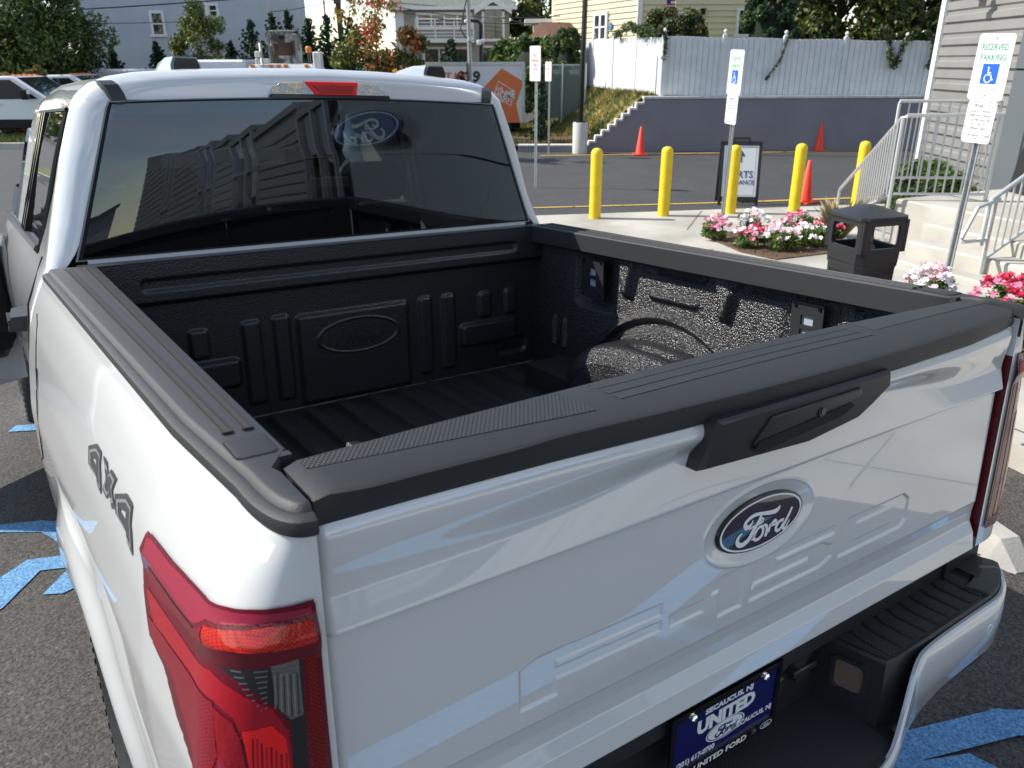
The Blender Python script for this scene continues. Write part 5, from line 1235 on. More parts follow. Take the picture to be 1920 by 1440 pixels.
b.box(-.8,1.12,-.03,.33,.20,.235,cop); b.build('coping',t)
fw=mat('white_vinyl',(.72,.73,.73),.5,bump=(9,.15,.004),var=(3,(.60,.61,.62),.3,.75))
def fence(name,label,xa,ya,xb,yb,za,zb,h,npost,caps=True):
    t=empty(name,label,'fence',(xa,ya,za),group='white vinyl privacy fence'); d=np.array([xb-xa,yb-ya]); L=np.hypot(*d); ang=math.atan2(d[1],d[0]); t.rotation_euler=(0,0,ang); sl_=(zb-za)/L
    b=B(); n=int(L/.15)
    r=[]
    for i in range(n):
        x0=i*L/n; 
        for fx,yy in ((0,.012),(.06,.012),(.10,-.008),(.93,-.008),(.97,.012)): r.append((x0+fx*L/n,yy))
    b.loft([[(x,y,sl_*x+.03) for x,y in r],[(x,y,sl_*x+h+.012*math.sin(x*3.1)) for x,y in r]],fw,caps=False,closed=False)
    b.loft([[(x,.03,sl_*x+z) for x in (0,L)]+[(x,.05,sl_*x+z) for x in (L,0)] for z in (.03,h-.02)],fw); b.build('boards',t,fix=False)
    for i in range(npost+1):
        x=L*i/npost; b=B(); z=sl_*x; b.box(x-.055,x+.055,-.03,.08,z-.1,z+h+.06,fw)
        if caps: b.lathe((x,.025,z+h+.06),[(.055,0),(.06,.02),(.02,.035),(.045,.06),(.055,.09),(.04,.125),(.001,.15)],fw,10)
        b.build('fence_post',t,smooth=30)
    return t
fence('vinyl_fence','shaded run of white vinyl fence on top of the dark retaining wall',4.10,22.95,12.2,22.95,.92,.75,1.50,5)
fence('vinyl_fence','sunlit run of white vinyl fence at the top of the grass bank',2.28,30.2,4.08,22.95,1.02,.92,1.48,4)
bank=mat('bank_grass',(.06,.085,.015),.9,bump=(18,1,.08,5),var=(1.1,(.30,.24,.06),.38,.66))
b=B()
def bz(x,y):
    a=max(0,min(1,(x-.9)/2.6)); f=max(0,min(1,(y-23.2)/6.5)); s_=a*a*(3-2*a)
    return min(.93,-.36+1.29*max(0,min(1.1,(x-2.05)/1.55+max(0,y-22.9)/9)))
b.grid(lambda x,y:(x,y,bz(x,y)+.05*math.sin(x*3+y)*.5 if y>23 and x<3.5 else bz(x,y)),list(np.linspace(-1.5,4.2,40)),list(np.linspace(22.9,31,40)),bank)
b.grid(lambda x,y:(x,y,.9),[4.2,8,14,40],[23.0,30,60],bank); b.grid(lambda x,y:(x,y,-.4+1.3*(y-27)/3),[-1.5,-8,-16],[27,28.5,30],bank)
o=b.build('grass_bank',smooth=60,fix=False); o['kind']='structure'
b=B(); rr_=random.Random(4)
for k in range(15000):
    x=rr_.uniform(-.3,4.0); y=rr_.uniform(23.0,30.5); z=bz(x,y); h=.05+rr_.random()*.12; a=rr_.random()*6.3; w=.018
    b.add([(x-w*math.cos(a),y-w*math.sin(a),z-.02),(x+w*math.cos(a),y+w*math.sin(a),z-.02),(x+rr_.uniform(-.06,.06),y+rr_.uniform(-.06,.06),z+h)],[(0,1,2)],bank)
o=b.build('bank_grass_blades',fix=False); o['kind']='stuff'
b=B(); b.grid(lambda x,y:(x,y,-.36+.1*max(0,(y-22.9))),list(np.linspace(-.8,2.3,5)),[22.9,23.5,24.2],mulch); o=b.build('mulch_strip',fix=False); o['kind']='structure'
# slim conifer shrub by the thin signs
q=aty(1022,190,21.9); conifer('columnar_shrub','narrow dark shrub between the two thin red and white signs',q[0]-.08,23.3,-.35,2.1,.30,2600,.05,77,None)['category']='shrub'
# lamp pole
t=empty('lamp_pole','tall black lamp pole on a round white concrete base beside the grass bank','lamp post',(1.86,22.2,-.5))
b=B(); b.lathe((0,0,0),[(.20,0),(.20,.78),(.19,.80),(.001,.80)],mat('pale_concrete',(.52,.51,.49),.75,bump=(30,.4,.006)),24); b.build('concrete_base',t,smooth=35)
b=B(); b.box(-.14,.14,-.14,.14,.80,.84,blackg,.01); b.tube([(0,0,.84),(.05,0,5),(.10,0,9)],[.075,.065,.055],blackg,14); b.build('pole',t,smooth=40)
# chain link fence
t=empty('chain_link_fence','grey chain link fence with green privacy mesh left of the ivy hedge','fence',(.9,27.2,.0))
b=B()
for x in (0,.75,1.5): b.tube([(x,0,-.4),(x,0,1.75)],.03,galv,8)
b.tube([(0,0,1.7),(1.5,0,1.7)],.022,galv,8); b.build('fence_posts',t,smooth=40)
b=B()
for i in range(46):
    x=-.9+i*.052; 
    for s_ in (1,-1):
        xa,za,xb,zb=(x,0.0,x+.85,1.68) if s_>0 else (x+.85,0.0,x,1.68)
        xs_=[xa,xb]; 
        if max(xs_)<0 or min(xs_)>1.5: continue
        f0=0;f1=1
        if min(xs_)<0: f=(0-xa)/(xb-xa); (f0,f1)=(f,1) if s_>0 else (0,f)
        if max(xs_)>1.5: f=(1.5-xa)/(xb-xa); (f0,f1)=(f0,f) if s_>0 else (f,f1)
        b.tube([(xa+(xb-xa)*f0,0,za+(zb-za)*f0),(xa+(xb-xa)*f1,0,za+(zb-za)*f1)],.004,galv,3)
b.build('wire_mesh',t,fix=False)
b=B(); b.add([(0,.03,0.1),(1.5,.03,.1),(1.5,.03,1.62),(0,.03,1.62)],[(0,1,2,3)],mat('green_mesh',(.05,.10,.07),.9)); b.build('privacy_mesh',t)
# hedges
def hedge(name,label,x,y,z0,rx,ry,h,n,size,m,seed,cat='hedge',m2=None):
    t=empty(name,label,cat,(x,y,z0)); b=B(); r=np.random.default_rng(seed)
    b.loft([[(rx*.72*math.cos(a)*k,ry*.72*math.sin(a)*k,z*.9) for a in np.linspace(0,6.2832,25)[:-1]] for z,k in ((0,.92),(h*.4,1),(h*.7,.86),(h*.9,.5),(h*.94,.05))],mat('hedge_core',(.008,.014,.004),.95) if 'hedge_core' not in MATS else MATS['hedge_core']); b.build('dark_core',t,smooth=60)  # solid dark core filling the inside of the leaf shell
    b=B(); C=[];Rr=[]
    for i in range(60):
        a=r.random()*6.283; f=r.random(); k=math.cos(f*1.45)**.55; C.append((rx*.90*k*math.cos(a),ry*.90*k*math.sin(a),h*math.sin(f*1.5)*.96)); Rr.append(.16*min(rx,h)+.08)
    leaf_cloud(b,C,Rr,n,size,m,0,seed,.3); 
    if m2: leaf_cloud(b,C[::3],Rr[::3],n//3,size,m2,0,seed+1,.6)
    b.build('foliage',t,fix=False); return t
q=aty(1000,72,31); hedge('domed_hedge','large rounded olive hedge behind the chain link fence',q[0],31,.3,1.12,1.1,q[2]-.3,16000,.085,L_bright,81,m2=L_olive)
q=aty(960,72,33); hedge('domed_hedge','second rounded hedge, lower left behind the big rounded one',q[0],33.5,.3,1.0,1.0,q[2]-.4,11000,.085,L_bright,82,m2=L_olive)
q=aty(1063,60,28.6); hedge('ivy_hedge','tall dark ivy covered bush at the left end of the sunlit white fence',q[0]+.02,28.8,.3,.55,.6,q[2]-.2,11000,.07,L_green,83,m2=L_bright)
q=aty(1005,10,52); tree('background_tree','leafy tree between the tan house and the yellow house',q[0]+.4,52,.0,6.6,2.6,7000,.17,L_bright,.18,.2,30,seed=90,m2=L_olive,shell=.3)
q=aty(1452,-30,25.4); hedge('round_evergreen','dense rounded evergreen rising behind the shaded white fence',q[0],25.4,.9,.88,.9,q[2]-.9,12000,.06,L_con,85,cat='tree',m2=L_bright)
q=aty(1590,-60,28); tree('spreading_tree','broad sunlit tree behind the right end of the shaded white fence',q[0],28.2,.6,5.0,2.6,15000,.11,L_green,.2,.12,50,seed=95,m2=L_olive,shell=.2)
q=aty(1720,-60,27.5); tree('spreading_tree','darker tree between the fence end and the grey building corner',q[0]+.3,27.5,.3,5.0,1.9,10000,.11,L_green,.16,.1,36,seed=97,m2=L_bright,shell=.2)
# vines on the fence
def vine(label,pts,n,size,seed,m=L_green,rr=.10):
    o0=Vector(pts[0]); b=B(); P=[tuple(Vector(p)-o0) for p in pts]; b.tube(P,.008,bark,4)
    C=crom([(*p,0) for p in P],8); leaf_cloud(b,[c[:3] for c in C],[rr]*len(C),n,size,m,0,seed,.1); o=b.build('climbing_vine',fix=False); o.location=o0; return tag(o,label,'vine','vines hanging over the white fence')
vine('thin vine climbing diagonally across the shaded fence behind the sign post',[(6.9,22.86,1.35),(7.2,22.86,1.8),(7.35,22.86,2.3),(7.5,22.84,2.55)],260,.035,101,rr=.05)
vine('bushy vine hanging over the right end of the shaded fence',[(9.7,22.84,2.55),(10.0,22.84,2.5),(10.15,22.84,1.95),(10.3,22.84,1.7),(10.5,22.84,2.3),(10.75,22.84,2.55)],800,.045,102,rr=.12)
vine('short vine at the very end of the shaded fence',[(11.0,22.84,2.5),(11.25,22.84,2.2),(11.2,22.84,1.6)],300,.04,103,rr=.08)
vine('vine hanging down the fence corner between the lit and shaded runs',[(3.95,22.85,2.6),(4.12,22.84,2.35),(4.10,22.84,1.9)],260,.04,104,rr=.08)
vine('long leafy vine spilling over the top of the sunlit fence',[(3.2,26.0,2.55),(3.45,24.9,2.75),(3.6,24.2,2.6),(3.9,23.2,2.55)],900,.05,105,rr=.18)
t=hedge('ivy_hump','dark ivy covered canopy above the corner of the white fence',aty(1262,50,25)[0],25.0,2.3,.95,.6,.80,6500,.055,L_green,106,cat='shrub',m2=L_brown)
# ---------------------------------------------------------------- flower beds
pet=[mat('petal_white',(.85,.84,.82),.5),mat('petal_pink',(.75,.22,.36),.5),mat('petal_crimson',(.55,.01,.06),.5),mat('petal_pale_pink',(.80,.50,.55),.5)]
L_fl=leafm('flower_leaf',(.03,.07,.01),(.08,.16,.02),(.18,.26,.04))
def flower_plant(label,x,y,z,r_,h,cols,seed,group,nb=22):
    t=empty('flower_plant',label,'flower',(x,y,z),group=group); r=random.Random(seed)
    b=B(); C=[(r.uniform(-r_,r_)*.7,r.uniform(-r_,r_)*.7,h*r.uniform(.25,.8)) for _ in range(9)]; leaf_cloud(b,C,[r_*.45]*9,1100,.021,L_fl,.1,seed,.1)
    for c in C: b.tube([(0,0,0),c],.004,L_fl,3)
    b.build('foliage',t,fix=False)
    b=B()
    for k in range(nb):
        a=r.random()*6.28; q=r_*math.sqrt(r.random())*1.0; f=(q*math.cos(a),q*math.sin(a),h*(1.0-.35*(q/r_)**2)+r.uniform(-.03,.04)); m=pet[r.choice(cols)]
        for j in range(5):
            cx,cy,cz=f[0]+r.uniform(-.024,.024),f[1]+r.uniform(-.024,.024),f[2]+r.uniform(-.014,.018)
            nn=Vector((r.uniform(-.7,.7),r.uniform(-1.0,.3),.7)).normalized(); e1=nn.orthogonal().normalized(); e2=nn.cross(e1); cc_=Vector((cx,cy,cz)); rr2=.0205
            for p in range(5):
                aa=p*1.257+j; P_=lambda an,k_,h_:tuple(cc_+e1*(k_*math.cos(an))+e2*(k_*math.sin(an))+nn*h_)
                b.add([tuple(cc_),P_(aa-.5,rr2,.005),P_(aa,rr2*1.2,.002),P_(aa+.5,rr2,.005)],[(0,1,2,3)],m)
    b.build('blossoms',t,fix=False); return t
b=B(); bedp=[(2.30,9.62),(2.50,8.52),(2.75,8.10),(3.70,8.55),(4.12,10.05),(3.2,9.9)]; b.loft([[(x,y,-.3) for x,y in bedp],[(x,y,zw(x,y)+.012) for x,y in bedp]],mulch); o=b.build('flower_bed_soil'); o['kind']='structure'
b=B(); bedp=[(3.25,4.3),(2.95,5.2),(3.30,6.1),(4.0,6.5),(5.6,5.9),(5.2,4.2),(4.0,3.6)]; b.loft([[(x,y,-.3) for x,y in bedp],[(x,y,zw(x,y)+.012) for x,y in bedp]],mulch); o=b.build('flower_bed_soil'); o['kind']='structure'
b=B(); r=random.Random(9)
for k in range(900):
    if k<450: x,y=r.uniform(2.35,4.0),r.uniform(8.2,9.9)
    else: x,y=r.uniform(3.0,5.4),r.uniform(3.8,6.2)
    if (k<450 and sdf(np.array([x]),np.array([y]),[(2.36,9.58),(2.54,8.56),(2.78,8.16),(3.64,8.6),(4.02,9.95)])[0]>0) or (k>=450 and sdf(np.array([x]),np.array([y]),[(3.3,4.4),(3.05,5.2),(3.35,6.0),(4.0,6.4),(5.4,5.8),(5.1,4.3),(4.0,3.7)])[0]>0): continue
    a=r.random()*6.3; s_=.02; z=zw(x,y)+.016+r.random()*.01; b.add([(x-s_*math.cos(a),y-s_*math.sin(a),z),(x+s_*.5*math.sin(a),y-s_*.5*math.cos(a),z+.012),(x+s_*math.cos(a),y+s_*math.sin(a),z)],[(0,1,2)],mulch if k%3 else MATS['bark'])
o=b.build('bark_chips',fix=False); o['kind']='stuff'
fl=[(2.40,9.25,.13,.22,[1,3],'pink flower plant at the tip of the bed beside the sign post'),(2.70,8.75,.17,.20,[0,2,1],'white and crimson flower plant nearest the tip of the far bed'),(2.85,9.35,.16,.26,[0,0,3],'taller white flower plant at the back of the far bed'),(2.95,8.62,.16,.20,[3,3,0],'pale pink flower plant in the front of the far bed'),(3.12,9.05,.15,.20,[2,3],'leafy plant with a few red blooms in the middle of the far bed'),(3.32,8.75,.17,.21,[0,0],'bright white flower plant in the front right of the far bed'),(3.38,9.30,.16,.24,[2,1,0],'mixed red and pink flower plant behind the white one in the far bed'),(3.62,9.05,.16,.20,[0,2],'white and red flower plant beside the ornamental grass'),(3.86,9.5,.14,.18,[2,2],'crimson flower plant at the right end of the far bed, behind the bin')]
for i,(x,y,r_,h,c,lab) in enumerate(fl): flower_plant(lab,x,y,zw(x,y)+.01,r_*1.25,h*1.15,c,200+i,'flowers in the far bed',nb=26)
fl2=[(3.18,5.85,.14,.40,[0,0,3],'white flower plant just left of the nearest sign post'),(3.00,5.75,.10,.22,[3,1],'low pale pink flower plant between the bin and the sign post'),(3.62,5.55,.18,.38,[2,2,1],'crimson flower plant just right of the nearest sign post'),(3.72,5.15,.17,.34,[2,3,0],'low crimson and white plant in front of the rail foot'),(3.98,5.35,.18,.36,[0,0],'white flower plant right of the crimson one by the sign post'),(4.25,5.15,.19,.38,[0,0,0],'large white flower plant at the right edge of the photo'),(3.80,4.65,.19,.38,[1,1,3],'bright pink flower plant just behind the tailgate corner'),(4.02,4.9,.16,.36,[0,3],'white and pink plant at the right edge above the pink one'),(3.62,4.25,.18,.32,[1,3],'pale pink flower plant lowest at the right edge'),(4.35,5.7,.2,.44,[],'leafy green plant without blooms beside the cheek wall')]
for i,(x,y,r_,h,c,lab) in enumerate(fl2): flower_plant(lab,x,y,zw(x,y)+.01,r_*1.3,h,c or [0],230+i,'flowers in the near bed',nb=60 if c else 0)
b=B(); r=random.Random(3)
for k in range(260):
    a=r.random()*6.28; l=r.uniform(.25,.5); q=.05*r.random(); d=r.uniform(.1,.26); w=.003
    x0,y0=q*math.cos(a),q*math.sin(a); b.add([(x0-w,y0,0),(x0+w,y0,0),(x0+d*.5*math.cos(a),y0+d*.5*math.sin(a),l*.7),(x0+d*math.cos(a),y0+d*math.sin(a),l)],[(0,1,2),(0,2,3)],mat('straw',(.42,.34,.17),.8) if 'straw' not in MATS else MATS['straw'])
o=b.build('ornamental_grass',fix=False); o.location=(3.80,9.15,zw(0,9.1)+.01); tag(o,'straw coloured ornamental grass tuft left of the litter bin','ornamental grass')
q=hedge('landing_shrub','low green shrub behind the rail pickets by the building corner',5.80,11.35,-.15,.42,.40,.60,3600,.035,L_bright,110,cat='shrub')
q=hedge('landing_shrub','small pale flowering shrub beside the low landing wall',5.85,10.9,-.12,.38,.3,.50,2200,.03,L_bright,111,cat='shrub')
# ================================================================ HOUSES, VEHICLES, POLES, FAR THINGS
stuc=mat('grey_stucco',(.42,.44,.48),.85,bump=(9,.5,.02,5),var=(.8,(.48,.50,.54),.35,.7)); hglass=mat('house_glass',(.02,.024,.03),.08,0,1,.7)
def window(par,x0,x1,y,z0,z1,trim=.10,mull='h',sill=True,m=None,panes=1,o=None):
    b=B(); P=o or (0,0,0); m=m or wtrim
    b.box(x0-trim,x1+trim,y-.05,y+.05,z1,z1+trim,m); b.box(x0-trim,x0,y-.05,y+.05,z0,z1,m); b.box(x1,x1+trim,y-.05,y+.05,z0,z1,m)
    b.box(x0-trim*(1.5 if sill else 1),x1+trim*(1.5 if sill else 1),y-(.10 if sill else .05),y+.05,z0-trim,z0,m)
    if mull=='h': b.box(x0,x1,y-.035,y+.04,(z0+z1)/2-.03,(z0+z1)/2+.03,m)
    for i in range(1,panes): xx=x0+(x1-x0)*i/panes; b.box(xx-.04,xx+.04,y-.037,y+.04,z0,z1,m)
    w=b.build('window',par); b=B(); b.box(x0,x1,y-.02,y+.03,z0,z1,hglass); b.build('pane',w); return w
# grey house
Y=44; xa,xb=aty(150,50,Y)[0],aty(497,50,Y)[0]
t=empty('grey_house','large plain grey stucco house with small white framed windows behind the conifers','house',(xa,Y,-.6))
b=B(); b.box(0,xb-xa,0,9,0,9.5,stuc); b.build('wall',t)
def lx(px,py=50): return aty(px,py,Y)[0]-xa
def lz(py,px=300): return aty(px,py,Y)[2]+.6
window(t,lx(288),lx(306),0,lz(64,300),lz(25,300),.13); window(t,lx(362),lx(374),0,lz(28),lz(10),.12); window(t,lx(398),lx(410),0,lz(30),lz(11),.12)
b=B(); b.tube([(lx(383,0),-.1,lz(0)+1),(lx(383,0),-.1,lz(2)),(lx(388,10),-.1,lz(10)),(lx(393,110),-.1,lz(118))],.07,wtrim,8); b.build('downpipe',t,smooth=40)
b=B(); b.tube([(lx(160,30),-.04,lz(38)),(lx(166,60),-.04,lz(52)),(lx(172,70),-.04,lz(70)),(lx(173,110),-.04,lz(115))],.025,sidd,5); b.build('wall_cable',t)
b=B(); b.box(-.2,xb-xa+.2,-.2,9.2,9.5,9.7,wtrim); b.build('roof',t)
# tan house
Y=46; xa,xb=aty(742,50,Y)[0],aty(955,50,Y)[0]
tanm=mat('tan_brick',(.30,.27,.24),.85,bump=(20,.4,.01),var=(2,(.36,.33,.29),.3,.7)); shing=mat('grey_green_shingles',(.13,.15,.13),.9,bump=(14,.8,.03),var=(9,(.20,.21,.18),.35,.65))
t=empty('tan_house','tan two storey house with a white railed balcony and a tall gabled window','house',(xa,Y,-.6))
def lx(px,py=50): return aty(px,py,Y)[0]-xa
def lz(py,px=850): return aty(px,py,Y)[2]+.6
ze=lz(18)
b=B(); b.box(0,xb-xa,0,8,0,ze,tanm); b.box(-.02,.45,-.04,.2,0,ze,wtrim); b.build('wall',t)
b=B(); b.loft([[(-.4,-.4,ze),(xb-xa+.4,-.4,ze),(xb-xa+.4,8.4,ze),(-.4,8.4,ze)],[(-.4,-.4,ze+.12),(xb-xa+.4,-.4,ze+.12),(xb-xa+.4,8.4,ze+.12),(-.4,8.4,ze+.12)],[(.2,3.4,ze+2.5),(xb-xa-1.2,3.4,ze+2.5),(xb-xa-1.2,4.4,ze+2.5),(.2,4.4,ze+2.5)]],shing); b.box(-.42,xb-xa+.42,-.46,-.40,ze-.02,ze+.14,wtrim); b.build('roof',t)
window(t,lx(785),lx(882),0,lz(50),lz(28),.12,'n',panes=4); window(t,lx(795),lx(875),0,lz(125),lz(92),.12,'n',panes=3)
gx0,gx1=lx(908),lx(942); gz=lz(22)
b=B(); b.box(gx0-.12,gx0,-.3,0,lz(73),gz,wtrim); b.box(gx1,gx1+.12,-.3,0,lz(73),gz,wtrim); b.box(gx0-.12,gx1+.12,-.32,0,lz(73)-.14,lz(73),wtrim); b.box(gx0,gx1,-.3,0,lz(33)-.05,lz(33)+.02,wtrim)
gm=(gx0+gx1)/2; gt=lz(7)
b.loft([[(gx0-.5,-.45,gz-.15),(gm,-.45,gt+.05),(gx1+.5,-.45,gz-.15),(gx1+.5,-.45,gz+.10),(gm,-.45,gt+.36),(gx0-.5,-.45,gz+.10)],[(gx0-.5,2,gz-.15),(gm,2,gt+.05),(gx1+.5,2,gz-.15),(gx1+.5,2,gz+.10),(gm,2,gt+.36),(gx0-.5,2,gz+.10)]],wtrim)
w=b.build('gable_window',t); b=B(); b.loft([[(gx0,y,lz(73)),(gx1,y,lz(73)),(gx1,y,gz),(gm,y,gt),(gx0,y,gz)] for y in (-.25,-.15)],hglass); b.build('pane',w)
window(t,lx(906),lx(940),0,lz(128),lz(90),.10,'n',False,panes=2)
b=B(); zb=lz(76); b.box(lx(783),lx(890),-1.1,0,zb-.12,zb+.08,wtrim); b.build('balcony_floor',t)
b=B()
for k in range(6): zz=zb+.2+k*.16; b.tube([(lx(783),-1.08,zz),(lx(890),-1.08,zz)],.022,wtrim,5)
for k in range(4): xx=lx(784)+k*(lx(889)-lx(784))/3; b.box(xx-.03,xx+.03,-1.11,-1.05,zb,zb+1.05,wtrim)
b.build('balcony_rail',t,fix=False)
# yellow house
ysid=mat('yellow_clapboard',(.62,.55,.36),.7); brn=mat('brown_shingles',(.14,.07,.05),.9,bump=(16,.6,.02))
t=empty('yellow_house','pale yellow clapboard house with white windows above the white fence','house',(aty(1198,50,33)[0],33,0))
ox=aty(1198,50,33)[0]
def clap(b,ax,ay,bx_,by_,z0,z1,p=.21):
    n=int((z1-z0)/p); d=np.array([bx_-ax,by_-ay]); L=np.hypot(*d); nx_,ny_=d[1]/L,-d[0]/L; r=[]
    for i in range(n): r+= [(z0+i*p,.035),(z0+i*p+.004,.045),(z0+(i+1)*p-.004,.0)]
    b.loft([[(ax+nx_*o,ay+ny_*o,z) for z,o in r],[(bx_+nx_*o,by_+ny_*o,z) for z,o in r]],ysid,caps=False,closed=False)
YL=40; xl=aty(1038,50,YL)[0]-ox; xr_=aty(1425,50,33)[0]-ox
b=B(); clap(b,xl,YL-33,0,0,0,7.5); clap(b,0,0,xr_+2.0,-.0,0,7.5); b.loft([[(xl,YL-33+.02,z),(0,.02,z),(xr_+2,.02,z),(xr_+2,9,z),(xl,9,z)] for z in (0,7.5)],ysid); b.build('wall',t,fix=False)
b=B(); b.box(-.09,.09,-.09,.09,0,7.5,wtrim); b.build('corner_board',t)
Y=33
def lx(px,py=50): return aty(px,py,Y)[0]-ox
def lz(py,px=1400): return aty(px,py,Y)[2]
window(t,lx(1384),lx(1408),-.05,lz(64),lz(20),.10)
window(t,lx(1272),lx(1298),-.05,lz(60),lz(28),.10)
for px in (1229,1314):
    b=B(); b.box(lx(px)-.07,lx(px)+.07,-.25,-.11,lz(28),lz(18),blackg); b.box(lx(px)-.1,lx(px)+.1,-.28,-.05,lz(18),lz(16),blackg); b.build('wall_lantern',t)
# windows on the lit side
d=np.array([0-xl,0-(YL-33)]); Ls=np.hypot(*d); ang=math.atan2(d[1],d[0])
def sidewin(px0,px1,py0,py1,name='window'):
    # along the slanted wall
    def hit(px,py):
        r=ray(px,py); A=np.array([[r[0],-d[0]],[r[1],-d[1]]]); s=np.linalg.solve(A,np.array([ox+xl,YL])); return s[1],(CAM+r*s[0])[2]
    u0,z1=hit(px0,py0); u1,z0=hit(px1,py1); return u0*Ls,u1*Ls,z0,z1
e=empty('window',None,None,(xl,YL-33,0),ang,parent=t); u0,u1,z0,z1=sidewin(1120,1138,30,72)
b=B()
for q in ((u0-.14,u0,z0-.14,z1+.14),(u1,u1+.14,z0-.14,z1+.14),(u0,u1,z1,z1+.14),(u0,u1,z0-.14,z0),((u0+u1)/2-.07,(u0+u1)/2+.07,z0,z1),(u0,u1,(z0+z1)/2-.03,(z0+z1)/2+.03)): b.box(q[0],q[1],-.12,-.03,q[2],q[3],wtrim)
b.build('frame',e); b=B(); b.box(u0,u1,-.085,-.05,z0,z1,hglass); b.build('pane',e)
u0,u1,z0,z1=sidewin(1142,1154,43,57); b=B(); cx,cz,rr_=(u0+u1)/2,(z0+z1)/2,(z1-z0)*.62
st=[(cx+rr_*(1 if i%2==0 else .42)*math.sin(i*math.pi/8),cz+rr_*(1 if i%2==0 else .42)*math.cos(i*math.pi/8)) for i in range(16)]
b.loft([[(x,-.06,z) for x,z in st],[(x,-.10,z) for x,z in st]],mat('star_blue',(.10,.22,.36),.5)); o=b.build('wall_star'); o.location=(ox+xl,YL,0); o.rotation_euler=(0,0,ang); tag(o,'blue star ornament on the yellow clapboard beside the white window','ornament')
u0,u1,z0,z1=sidewin(1050,1092,44,92); b=B(); b.box(u0,u1,-1.3,-.04,-.0+z0-1,z0+.5,ysid); 
b.loft([[(u0-.1,-1.5,z0+.45),(u1+.1,-1.5,z0+.45),((u0+u1)/2,-1.5,z1)],[(u0-.1,-.05,z0+.45),(u1+.1,-.05,z0+.45),((u0+u1)/2,-.05,z1)]],brn); e2=b.build('side_porch',t); e2.location=(xl,YL-33,0); e2.rotation_euler=(0,0,ang)
b=B(); x0=xl-1.2; z0=aty(1015,42,41)[2]; b.box(x0-.1,xl+.2,8,10,z0-.05,z0+.16,wtrim); b.box(x0+.35,xl+.2,8.3,11,0,z0-.05,ysid); b.build('rear_annex',t)
# flag
b=B(); fx=aty(1258,10,32.3)
rd=mat('flag_red',(.45,.02,.03),.7); wt=mat('flag_white',(.7,.7,.7),.7); bu=mat('flag_blue',(.02,.03,.18),.7)
for i in range(9): b.grid(lambda x,z:(x,.05*math.sin(x*8+z*5),z),[ -.16+.04*k for k in range(9)],[.55-i*.07,.55-(i+1)*.07],rd if i%2==0 else wt)
b.grid(lambda x,z:(x,.05*math.sin(x*8+z*5)-.006,z),[-.16,-.08,.0],[.55,.4,.27],bu); b.tube([(.17,0,-.3),(.17,0,.62)],.012,wtrim,6)
o=b.build('flag',fix=False); o.location=(fx[0],32.3,fx[2]-.2); tag(o,'small red and white striped flag hanging in front of the yellow house','flag')
# ---------------------------------------------------------------- vehicles
vw=mat('vehicle_white',(.72,.73,.75),.35,0,.6); amber=mat('amber_lamp',(.75,.22,.02),.3)
def side_vehicle(name,label,x,y,z,prof,W_,m,wins,wheels,rz=0,low=None,extra=None,group=None,cat='pickup truck',rw_=.40):
    t=empty(name,label,cat,(x,y,z),rz,group)
    b=B(); n=len(prof)
    b.loft([[(px,yy,pz if i else pz) for px,pz in [(a+(0 if k==0 else 0),c) for a,c in prof]] for i,(yy,k) in enumerate(((-W_/2,0),(W_/2,0)))],m)
    bo=b.build('body',t,smooth=30); mod=bo.modifiers.new('bevel','BEVEL'); mod.width=.06; mod.segments=3; mod.limit_method='ANGLE'
    for w in wins:
        b=B(); b.loft([[(px,yy,pz) for px,pz in w] for yy in (-W_/2-.006,-W_/2+.02)],hglass); b.build('side_window',t); b=B(); b.loft([[(px,yy,pz) for px,pz in w] for yy in (W_/2+.006,W_/2-.02)],hglass); b.build('side_window',t)
    for wx_ in wheels:
        for s_ in(-1,1):
            b=B(); b.loft([[(wx_+r_*math.cos(a),s_*(W_/2-.12+q),rw_+r_*math.sin(a)) for a in np.linspace(0,6.2832,25)[:-1]] for q,r_ in ((-.1,rw_*.9),(-.08,rw_),(.10,rw_),(.13,rw_*.92),(.14,rw_*.62))],rubber); b.loft([[(wx_+r_*math.cos(a),s_*(W_/2-.12+q),rw_+r_*math.sin(a)) for a in np.linspace(0,6.2832,25)[:-1]] for q,r_ in ((.135,rw_*.62),(.11,rw_*.5),(.13,.06))],chrome); b.build('wheel',t,smooth=35,fix=False)
    return t
pk=[(-3.1,.55),(-3.1,1.15),(-1.0,1.18),(-.98,1.82),(-.80,1.93),(.55,1.95),(.72,1.91),(1.65,1.28),(2.9,1.20),(3.05,1.0),(3.08,.55)]
wn=[[(-.85,1.28),(-.80,1.80),(-.1,1.83),(-.1,1.26)],[(0,1.26),(0,1.84),(.58,1.84),(1.35,1.27)]]
